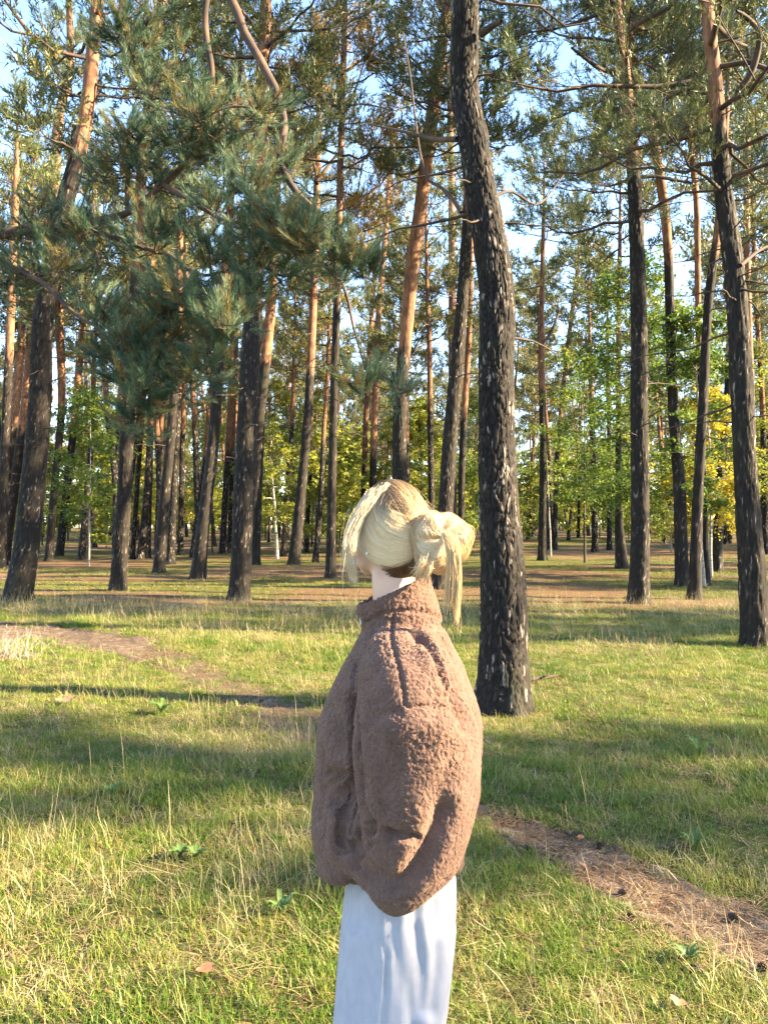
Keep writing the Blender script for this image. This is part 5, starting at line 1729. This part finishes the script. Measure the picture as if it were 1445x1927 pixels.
def hair():
    r_ = np.random.default_rng(58)
    # scalp-hugging under-layer
    n, k = 64, 40
    th = np.linspace(.001, math.pi - .001, k); ph = np.arange(n) / n * 2 * math.pi
    TH, PH = np.meshgrid(th, ph, indexing='ij')
    x = np.sin(TH) * np.cos(PH); y = np.sin(TH) * np.sin(PH); z = np.cos(TH)
    P = np.stack([x, y, z], -1) * AX * .955
    # hairline: nothing on the face or below the nape
    ff, uu, ll = P[..., 0], P[..., 2], P[..., 1]
    facez = (ff > .052 - .35 * np.maximum(0, -uu)) & (uu < .078)
    low = (uu < -.066) & (ff > -.045) | (uu < -.098)
    jawside = (uu < -.005) & (ff > -.018)
    bad = facez | low | jawside
    q = grid_quads(k, n)
    ok = ~bad.reshape(-1)[q].any(1)
    hb = MB()
    hb.add(to_local(P).reshape(-1, 3), q[ok], 0, root=.95, tint=.4)
    cap = hb.build('hair', HAIR, person)

    def bez(a, b, c, d, K):
        t = np.linspace(0, 1, K)[None, :, None]
        return (1 - t) ** 3 * a[:, None] + 3 * t * (1 - t) ** 2 * b[:, None] + 3 * t ** 2 * (1 - t) * c[:, None] + t ** 3 * d[:, None]

    K = 18
    tt = np.linspace(0, 1, K)
    # 1 swept sides: from the parting forward and down, then back below the ear into the bun
    for side, M in ((1, 9000), (-1, 2600)):
        s = r_.uniform(0, 1, M)                     # along the parting: 0 forehead, 1 crown
        a = np.stack([.078 - .155 * s + r_.normal(0, .006, M), side * (np.abs(r_.normal(.010, .010, M)) - .003), np.full(M, .12) - .035 * s ** 3], -1)
        a = shell(a)
        e = r_.uniform(0, 1, M)
        b = np.stack([.054 - .09 * s + .012 * r_.normal(size=M), side * (.078 + .01 * r_.normal(size=M)), .040 - .03 * e + .03 * s], -1)
        c = np.stack([-.022 - .055 * s ** 1.2 + r_.normal(0, .007, M), side * (.10 + .008 * r_.normal(size=M)), -.105 + .165 * s ** 1.15 + r_.normal(0, .012, M)], -1)
        d = np.stack([np.full(M, -.102), side * (.024 - .018 * s) + r_.normal(0, .010, M), -.048 + .060 * s + r_.normal(0, .010, M)], -1)
        G = bez(a, b, c, d, K)
        lift = r_.uniform(-.004, .006, (M, 1, 1)) * np.sin(tt * math.pi)[None, :, None] + .0015
        G = shell(G, lift)
        wv = (fbm(np.stack([s * 26, np.full(M, side * 3.0), e * .6], -1), 63, 2) - .5)
        G = G * (1 + (wv[:, None] * .05 * np.sin(tt * math.pi)[None])[..., None])
        root = np.interp(tt, [0, .14, .40, .62], [1.0, 1.0, .5, 0])[None] * (.62 + .8 * s[:, None] ** 1.5) * r_.uniform(.5, 1.35, (M, 1))
        tint = .60 + .16 * (1 - s) + .55 * wv + r_.normal(0, .12, M)
        strand_mesh('side_strands', to_local(G), r_.uniform(.0005, .0010, M), root, tint, cap)
    # crown: straight back from the parting into the bun, brown at the roots
    M = 4200
    a = shell(np.stack([r_.uniform(-.09, .03, M), r_.normal(0, .030, M), np.full(M, .11)], -1))
    d = np.stack([np.full(M, -.102), a[:, 1] * .35 + r_.normal(0, .008, M), .012 + r_.normal(0, .010, M)], -1)
    m1 = a * np.array([1, 1, 1.0]) + np.array([-.035, 0, 0]); m2 = np.stack([np.full(M, -.10), a[:, 1] * .8, np.full(M, .055)], -1)
    G = shell(bez(a, shell(m1), shell(m2), d, 14), r_.uniform(-.002, .004, (M, 1, 1)) + .002)
    wv = fbm(np.stack([a[:, 1] * 240, a[:, 0] * 20, 0 * s[:1].repeat(M)], -1), 67, 2) - .5
    strand_mesh('crown_strands', to_local(G), r_.uniform(.0005, .0010, M), np.interp(np.linspace(0, 1, 14), [0, .5, .8, 1], [1, .85, .45, .15])[None] * (r_.uniform(.55, 1.15, (M, 1)) + wv[:, None]), .5 + .6 * wv, cap)
    # 2 nape: short dark strands swept up into the bun
    M = 1500
    a = np.stack([r_.uniform(-.085, -.03, M), r_.uniform(-.06, .066, M), r_.uniform(-.105, -.07, M)], -1); a = shell(a)
    d = np.stack([np.full(M, -.105), r_.normal(0, .016, M), r_.uniform(-.06, -.035, M)], -1)
    m_ = (a + d) / 2 * 1.08
    G = shell(bez(a, m_, m_, d, 10), .001)
    strand_mesh('nape_strands', to_local(G), r_.uniform(.0007, .0013, M), np.full((M, 10), 1.0) * r_.uniform(.8, 1.1, (M, 1)), np.full(M, .35), cap)
    M = 900
    v_ = r_.uniform(0, 1, M)
    a = np.stack([loc(724 + 62 * v, 1064 + 22 * v + r_.normal(0, 3), 1.800 - .018 * v) for v in v_])
    d = np.stack([loc(796 + r_.normal(0, 4), 1046 + r_.normal(0, 6), 1.765) for v in v_])
    m_ = (a + d) / 2 + np.array([0, -.014, -.002])
    strand_mesh('nape_strands', bez(a, m_, m_, d, 10), np.full(M, .0008), np.full((M, 10), .9) * r_.uniform(.75, 1.1, (M, 1)), np.full(M, .4), cap)
    # 3 front lock falling loose before the cheek: photograph edges of the lock, at the near side of the face
    M = 2400
    lat = r_.uniform(0, 1, M) ** .85 * 1.12
    def lk(l, r, yl, yr, Y, jit=0.0):
        A, B = np.array(loc(l, yl, Y)), np.array(loc(r, yr, Y))
        return A + (B - A) * lat[:, None] + r_.normal(0, 1, (M, 3)) * np.array([.0022, .005, jit])
    s_ = np.clip(lat * .8 + r_.normal(0, .15, M), 0, 1)
    a = shell(np.stack([.082 - .085 * s_, r_.normal(.010, .012, M), np.full(M, .105)], -1))
    a = to_local(a)
    keys = [lk(694, 726, 928, 916, 1.80, .003), lk(674, 704, 958, 946, 1.785, .003), lk(657, 677, 995, 982, 1.775, .003), lk(649, 666, 1028, 1028, 1.765, .002), lk(652, 664, 1062, 1064, 1.775, .003), lk(660, 671, 1084, 1090, 1.785, .010)]
    G = []
    KS = np.stack([a] + keys, 1)
    tk = np.linspace(0, 6, 20); i0 = np.clip(tk.astype(int), 0, 5); u = tk - i0
    pm1 = KS[:, np.clip(i0 - 1, 0, 6)]; p0_ = KS[:, i0]; p1_ = KS[:, i0 + 1]; p2_ = KS[:, np.clip(i0 + 2, 0, 6)]
    u = u[None, :, None]
    G = .5 * (2 * p0_ + (p1_ - pm1) * u + (2 * pm1 - 5 * p0_ + 4 * p1_ - p2_) * u ** 2 + (3 * p0_ - pm1 - 3 * p1_ + p2_) * u ** 3)
    cut = r_.uniform(.72, 1.0, M)
    G = G[:, 0:1] * 0 + np.stack([np.stack([np.interp(np.linspace(0, c_, 20) * 19, np.arange(20), G[m, :, d_]) for d_ in range(3)], -1) for m, c_ in enumerate(cut)])
    G += np.cumsum(r_.normal(0, .0004, G.shape), 1)
    strand_mesh('front_lock', G, r_.uniform(.0005, .0010, M), np.interp(np.linspace(0, 1, 20), [0, .15, .35], [.75, .35, 0])[None] * np.ones((M, 1)), .88 + r_.normal(0, .1, M), cap)
    M = 13
    def pts(l, r, y, Y, jy=6):
        return np.stack([loc(r_.uniform(l, r), y + r_.normal(0, jy), Y + r_.normal(0, .02)) for _ in range(M)])
    strand_mesh('flyaway_strands', bez(pts(655, 690, 950, 1.79), pts(632, 660, 1000, 1.77), pts(636, 662, 1050, 1.77), pts(640, 676, 1100, 1.78, 14), 16), np.full(M, .0005), np.zeros((M, 16)), np.full(M, .85), cap)
    # flyaways round the crown and the bun
    M = 60
    a = shell(np.stack([r_.uniform(-.09, .05, M), r_.uniform(-.03, .07, M), r_.uniform(.02, .12, M)], -1))
    d = np.stack([np.full(M, -.12), r_.normal(0, .03, M), r_.uniform(0, .06, M)], -1)
    m_ = shell((a + d) / 2, .010) * r_.uniform(1.02, 1.12, (M, 1))
    strand_mesh('flyaway_strands', to_local(bez(a, m_, m_, d, 14)), np.full(M, .0005), np.full((M, 14), .2), np.full(M, .7), cap)

    # 4 the bun: twisted rolls round a hollow middle, facing the camera side
    ax3 = unit(Ld * .62 - Fd * .70 + Ud * .22)
    e1 = unit(np.cross(Ud, ax3)); e2 = np.cross(ax3, e1)
    def torus(M, R0, r0, K, turns, pol, seed, tint0, sq=1.0, cx=0., cz=0., w=.0012, a0=None):
        q_ = np.random.default_rng(seed)
        st = q_.uniform(0, 6.28, M) if a0 is None else q_.uniform(*a0, M)
        p0 = q_.uniform(0, 6.28, M)
        rad = r0 * np.sqrt(q_.uniform(.55, 1, M))
        lk = np.floor(p0 / 6.28 * 9); rad = rad * (1 + .20 * np.sin(lk * 2.3))
        t = np.linspace(0, 1, K)[None]
        th_ = st[:, None] + turns * 6.283 * t
        ph_ = p0[:, None] + pol * 6.283 * t
        bulge = 1 + .13 * np.sin(3 * th_ + 1.0) + .07 * np.sin(7 * th_ + lk[:, None])
        Rr = R0 + rad[:, None] * np.cos(ph_) * bulge
        P_ = (cx * e1 + cz * e2)[None, None] + (Rr * np.cos(th_))[..., None] * e1 + (Rr * np.sin(th_) * sq)[..., None] * e2 + (rad[:, None] * np.sin(ph_) * bulge * .95)[..., None] * ax3
        P_ = BUNC + P_ + np.cumsum(q_.normal(0, .00025, P_.shape), 1)
        tint = np.clip(tint0 + .20 * np.sin(lk * 1.7) + q_.normal(0, .13, M), 0, 1)
        return P_, tint, q_.uniform(.7, 1.4, M) * w
    bun = []
    P_, t_, w_ = torus(5200, .0335, .0315, 22, .42, .34, 5, .62, w=.0008)
    strand_mesh('bun_strands', P_, w_, np.full(P_.shape[:2], .02), t_, cap)
    P_, t_, w_ = torus(2200, .029, .033, 18, .22, .55, 6, .70, cx=.004, cz=.004, w=.0008)
    strand_mesh('bun_strands', P_, w_, np.full(P_.shape[:2], .0), t_, cap)
    cb = MB()
    a_ = np.arange(40) / 40 * 6.283
    core = np.stack([BUNC + (.032 + .0245 * math.cos(b_)) * (np.cos(a_)[:, None] * e1 + np.sin(a_)[:, None] * e2) + .0245 * math.sin(b_) * ax3 for b_ in np.arange(20) / 20 * 6.283])
    core = np.concatenate([core, core[:1]])
    cb.add(core.reshape(-1, 3), grid_quads(21, 40), 0, root=.25, tint=.35)
    cb.build('bun_core', HAIR, cap)
    # loose ends: thrown over the bun from its middle and falling down on the right
    for (M, p1, p2, p3, sp, tn) in ((520, (838, 1008), (860, 1060), (850, 1128), 5, .60), (200, (842, 1010), (868, 1052), (858, 1160), 2.5, .54), (110, (838, 1012), (846, 1072), (840, 1136), 4, .64),
                                    (80, (800, 1050), (788, 1074), (784, 1084), 6, .74), (70, (812, 1062), (804, 1082), (799, 1094), 5, .72)):
        yb = ORG[1] + BUNC[1]
        a = np.array([loc(p1[0], p1[1], yb - .050)]) + r_.normal(0, .006, (M, 3))
        c = np.array([loc(p3[0], p3[1], yb - .03)]) + r_.normal(0, 1, (M, 3)) * np.array([sp * .0013, .008, .012])
        b = np.array([loc(p2[0], p2[1], yb - .066)]) + r_.normal(0, 1, (M, 3)) * np.array([.0045, .004, .008])
        b0 = (a + b) / 2 + np.array([.004, -.018, .014])
        G = bez(a, b0, b, c, 18)
        g_ = np.linspace(0, 1, 18)
        # gather slightly, spread again at the ends
        strand_mesh('loose_ends', G, r_.uniform(.0005, .0010, M), np.zeros((M, 18)), np.clip(tn + r_.normal(0, .12, M), 0, 1), cap)
    # earring
    eb = MB(); e0 = hd(-.010, .084, -.044)
    path_tube(eb, [e0.tolist() + [.003], (e0 + [0, 0, -.006]).tolist() + [.003]], 8, 3)
    eb.build('earring', plain('silver', (.7, .7, .68), .2, .8), person)


hair()
# ------------------------------------------------------------------ small things lying on the ground
def cone_mesh():
    mb = MB()
    n, rings = 12, 7
    for k in range(rings):
        z = k / (rings - 1)
        rad = .016 * math.sin(math.pi * (.12 + .8 * z)) + .002
        m = 8 if k < rings - 1 else 5
        for i in range(m):
            a = 6.283 * (i + .5 * (k % 2)) / m
            o = np.array([math.cos(a), math.sin(a), 0])
            t = np.array([-math.sin(a), math.cos(a), 0])
            b = np.array([0, 0, z * .042])
            V = [b + o * rad * .3 - t * .004, b + o * rad * .3 + t * .004, b + o * rad * 1.15 + t * .005 + [0, 0, .005], b + o * rad * 1.15 - t * .005 + [0, 0, .005], b + o * rad * .95 + [0, 0, -.003]]
            mb.add(V, [[0, 1, 2, 3]]); mb.add(V, [[0, 3, 4], [1, 4, 2], [3, 2, 4], [0, 4, 1]])
    c = np.array([[.35, .02], [1, .2], [1, .6], [.4, 1]])
    V, q = tubes(np.array([[[0, 0, 0], [0, 0, .012], [0, 0, .03], [0, 0, .043]]]), np.array([[.005, .010, .010, .003]]), 8)
    mb.add(V, q)
    return mb


CONE = plain('dark_cone_scales', (.075, .052, .038), .85)
cone_me = cone_mesh().mesh('pine_cone', [CONE], False)
rq = np.random.default_rng(12)
cones = [(985, 1598, 'dark pine cone at the upper left end of the right hand bare path'), (1045, 1626, 'dark pine cone on the lower edge of the bare path near its start'), (1127, 1592, 'dark pine cone on the upper edge of the bare path'), (1158, 1607, 'dark pine cone on the bare path by the grass, upper side'),
         (1163, 1688, 'pine cone in the grass just below the middle of the bare path'), (1188, 1730, 'half hidden pine cone in grass below the bare path'), (1322, 1834, 'brown pine cone in the grass below the right end of the path'), (1443, 1820, 'dark pine cone at the right edge of the picture'),
         (1370, 1722, 'pine cone lying on the bare path near the right edge'), (428, 1497, 'dark pine cone in the grass left of the person'), (430, 1550, 'dark pine cone below another one left of the person'), (492, 1590, 'dark pine cone close to the left of the jacket'), (445, 1412, 'small dark pine cone at the trampled patch left of the person'), (25, 1678, 'brown pine cone in the grass at the lower left edge')]
for px, py, lab in cones:
    g = pix_ground(px, py)
    o = link('pine_cone', cone_me); o.location = (g[0], g[1], float(ground_h(g[0], g[1])) + .012)
    o.rotation_euler = (R(rq.uniform(70, 110)), R(rq.uniform(-20, 20)), rq.uniform(0, 6.28)); sc = rq.uniform(.65, .95); o.scale = (sc, sc, sc)
    tag(o, lab, 'pine cone', 'pine cones lying about the path')


def dead_leaf(px, py, L, rz, label, col):
    n = 9
    t = np.linspace(-1, 1, n)
    w = (1 - t ** 2) ** .7 * .36 * (1 + .12 * np.sin(t * 17))
    mid = np.c_[t * .5, 0 * t, .10 * t ** 2 + .05]
    V = np.concatenate([mid + np.c_[0 * t, w, .10 * w + .06 * np.sin(t * 5)], mid, mid - np.c_[0 * t, w, -.16 * w + .05 * np.sin(t * 4)]]) * L
    F = [[k * n + i, (k + 1) * n + i, (k + 1) * n + i + 1, k * n + i + 1] for k in range(2) for i in range(n - 1)]
    mb = MB(); mb.add(V, F)
    V, q = tubes(np.array([[[-.5 * L, 0, .15 * L], [-.66 * L, .02 * L, .10 * L], [-.8 * L, .05 * L, .12 * L]]]), np.array([[.0012, .001, .0008]]), 5); mb.add(V, q)
    m, nt, b = new_mat('dead_leaf_brown')
    nt.links.new(ramp(nt, noise(nt, 60, objcoord(nt), 4), [(.3, tuple(c * .6 for c in col)), (.7, col)]).outputs[0], b.inputs['Base Color'])
    b.inputs['Roughness'].default_value = .6
    o = mb.build('fallen_leaf', m)
    g = pix_ground(px, py)
    o.location = (g[0], g[1], float(ground_h(g[0], g[1])) + .035); o.rotation_euler = (R(8), R(-6), rz)
    tag(o, label, 'leaf', 'fallen brown leaves')


dead_leaf(388, 1858, .065, .4, 'curled reddish brown leaf in the grass near the lower edge, left of the trousers', (.30, .13, .07))
dead_leaf(1275, 1912, .06, 2.2, 'orange brown leaf at the lower edge, right of the person', (.42, .20, .11))
dead_leaf(124, 1326, .16, .2, 'brown leaf lying on dry grass at the left', (.34, .19, .10))
dead_leaf(1092, 1590, .045, 1.0, 'small reddish leaf on the bare path', (.32, .12, .06))
dead_leaf(1098, 1645, .045, 2.6, 'brown leaf in the middle of the bare path', (.26, .12, .07))

WEED = leafy('weed_leaves', lambda nt: ramp(nt, attr(nt, 'tint').outputs['Fac'], [(0, (.06, .12, .028)), (1, (.15, .22, .06))]).outputs[0], .35, .4)


def rosette(px, py, n, L, w, lift, label, seed, flat=False):
    r_ = np.random.default_rng(seed)
    g = pix_ground(px, py)
    root = empty('weed_plant', (g[0], g[1], float(ground_h(g[0], g[1]))), label, 'weed', 'broad leaved weeds in the grass')
    t = np.linspace(0, 1, 6)
    for i in range(n):
        a = 6.283 * i / n + r_.uniform(-.3, .3); l = L * r_.uniform(.7, 1.15)
        ww = w * np.sin(np.pi * np.clip(t * .92 + .06, 0, 1)) ** .8
        r = l * t; z = lift * l * np.sin(t * 2.2) + .01
        o = np.array([math.cos(a), math.sin(a), 0]); s_ = np.array([-math.sin(a), math.cos(a), 0])
        M_ = o * r[:, None] + np.array([0, 0, 1]) * z[:, None]
        V = np.concatenate([M_ + s_ * ww[:, None] + [0, 0, .004], M_, M_ - s_ * ww[:, None] + [0, 0, .004]])
        F = [[k * 6 + j, (k + 1) * 6 + j, (k + 1) * 6 + j + 1, k * 6 + j + 1] for k in range(2) for j in range(5)]
        mb = MB(); mb.add(V, F, 0, tint=r_.uniform(.3, 1))
        mb.build('leaf', WEED, root)


rosette(1308, 1606, 15, 0.090, 0.0072, 1.00, 'leafy light green weed with upright leaves above the bare path', 1)
rosette(1318, 1432, 13, 0.122, 0.0077, 0.95, 'pale green weed with long leaves at right above the path', 2)
rosette(338, 1622, 13, 0.072, 0.0110, 0.70, 'bright green weed in the middle of the left grass', 3)
rosette(370, 1625, 11, 0.065, 0.0099, 0.65, 'small green weed right beside a larger one, left grass', 4)
rosette(305, 1340, 14, 0.130, 0.0165, 0.75, 'dark green broad leaved weed in the left grass above the straw', 5)
rosette(528, 1737, 12, 0.072, 0.0110, 0.85, 'green weed low in the grass left of the trousers', 6)
rosette(1295, 1700 + 115, 12, 0.065, 0.0077, 0.65, 'green tuft of weed leaves below the path at right', 7)
rosette(210, 1500, 12, 0.086, 0.0088, 0.85, 'bluish green weed among straw in the left grass', 8)

# the stick beside the big pine, the dead heather at left, the fallen twig on the trampled patch
def stick(px, py, L, rz, rad, label, seed, name='fallen_branch'):
    r_ = np.random.default_rng(seed)
    g = pix_ground(px, py)
    t = np.linspace(-.5, .5, 9)
    P = np.c_[t * L, r_.normal(0, .02 * L, 9), r_.normal(0, .006, 9) + rad]
    mb = MB(); V, q = tubes(P[None], (rad * (1.1 - .5 * np.linspace(0, 1, 9)))[None], 7); mb.add(V, q)
    for i in (3, 5, 6):
        d = np.array([r_.uniform(.2, .6), r_.choice([-1, 1]) * .6, .25]) * L * .25
        V, q = tubes(np.array([[P[i], P[i] + d * .5 + [0, 0, .01], P[i] + d]]), np.array([[rad * .5, rad * .4, rad * .2]]), 5); mb.add(V, q)
    o = mb.build(name, LIMB)
    o.location = (g[0], g[1], float(ground_h(g[0], g[1])) + .01); o.rotation_euler = (0, R(-3), rz)
    tag(o, label, 'branch')


stick(1010, 1285, .42, .3, .022, 'broken dark branch in the grass right at the foot of the big pine', 3)
stick(545, 1436, .34, -.05, .006, 'thin dark fallen twig on the trampled patch left of the person', 4, 'fallen_twig')
stick(1080, 1577, .09, -.5, .010, 'short grey bit of wood on the bare path', 6, 'fallen_twig')

r_h = np.random.default_rng(8)
g = pix_ground(20, 1238)
hb_ = MB()
n = 70
a = r_h.uniform(0, 6.28, n); t = np.linspace(0, 1, 6)
d = np.stack([np.cos(a) * r_h.uniform(.2, .9, n), np.sin(a) * .5, r_h.uniform(.5, 1.1, n)], -1)
L = r_h.uniform(.12, .36, n)
P = np.c_[r_h.normal(0, .18, n), r_h.normal(0, .08, n), np.zeros(n)][:, None] + d[:, None] * (L[:, None] * t)[..., None] + np.cumsum(r_h.normal(0, .012, (n, 6, 3)), 1)
V, q = tubes(P, np.full((n, 1), .0035) * (1 - .6 * t)[None], 4); hb_.add(V, q)
b2 = P[:, 3]; d2 = unit(d + r_h.normal(0, .6, d.shape)); P2 = b2[:, None] + d2[:, None] * (L[:, None] * .5 * np.linspace(0, 1, 4))[..., None]
V, q = tubes(P2, np.full((n, 4), .002), 3); hb_.add(V, q)
m, nt, b = new_mat('dead_heather_stems')
nt.links.new(ramp(nt, noise(nt, 14, objcoord(nt), 3), [(.35, (.16, .11, .10)), (.65, (.46, .41, .36))]).outputs[0], b.inputs['Base Color'])
o = hb_.build('dead_heather', m); o.location = (g[0], g[1], float(ground_h(g[0], g[1])))
tag(o, 'clump of grey dead heather stems beside the path at the left edge', 'dead shrub')
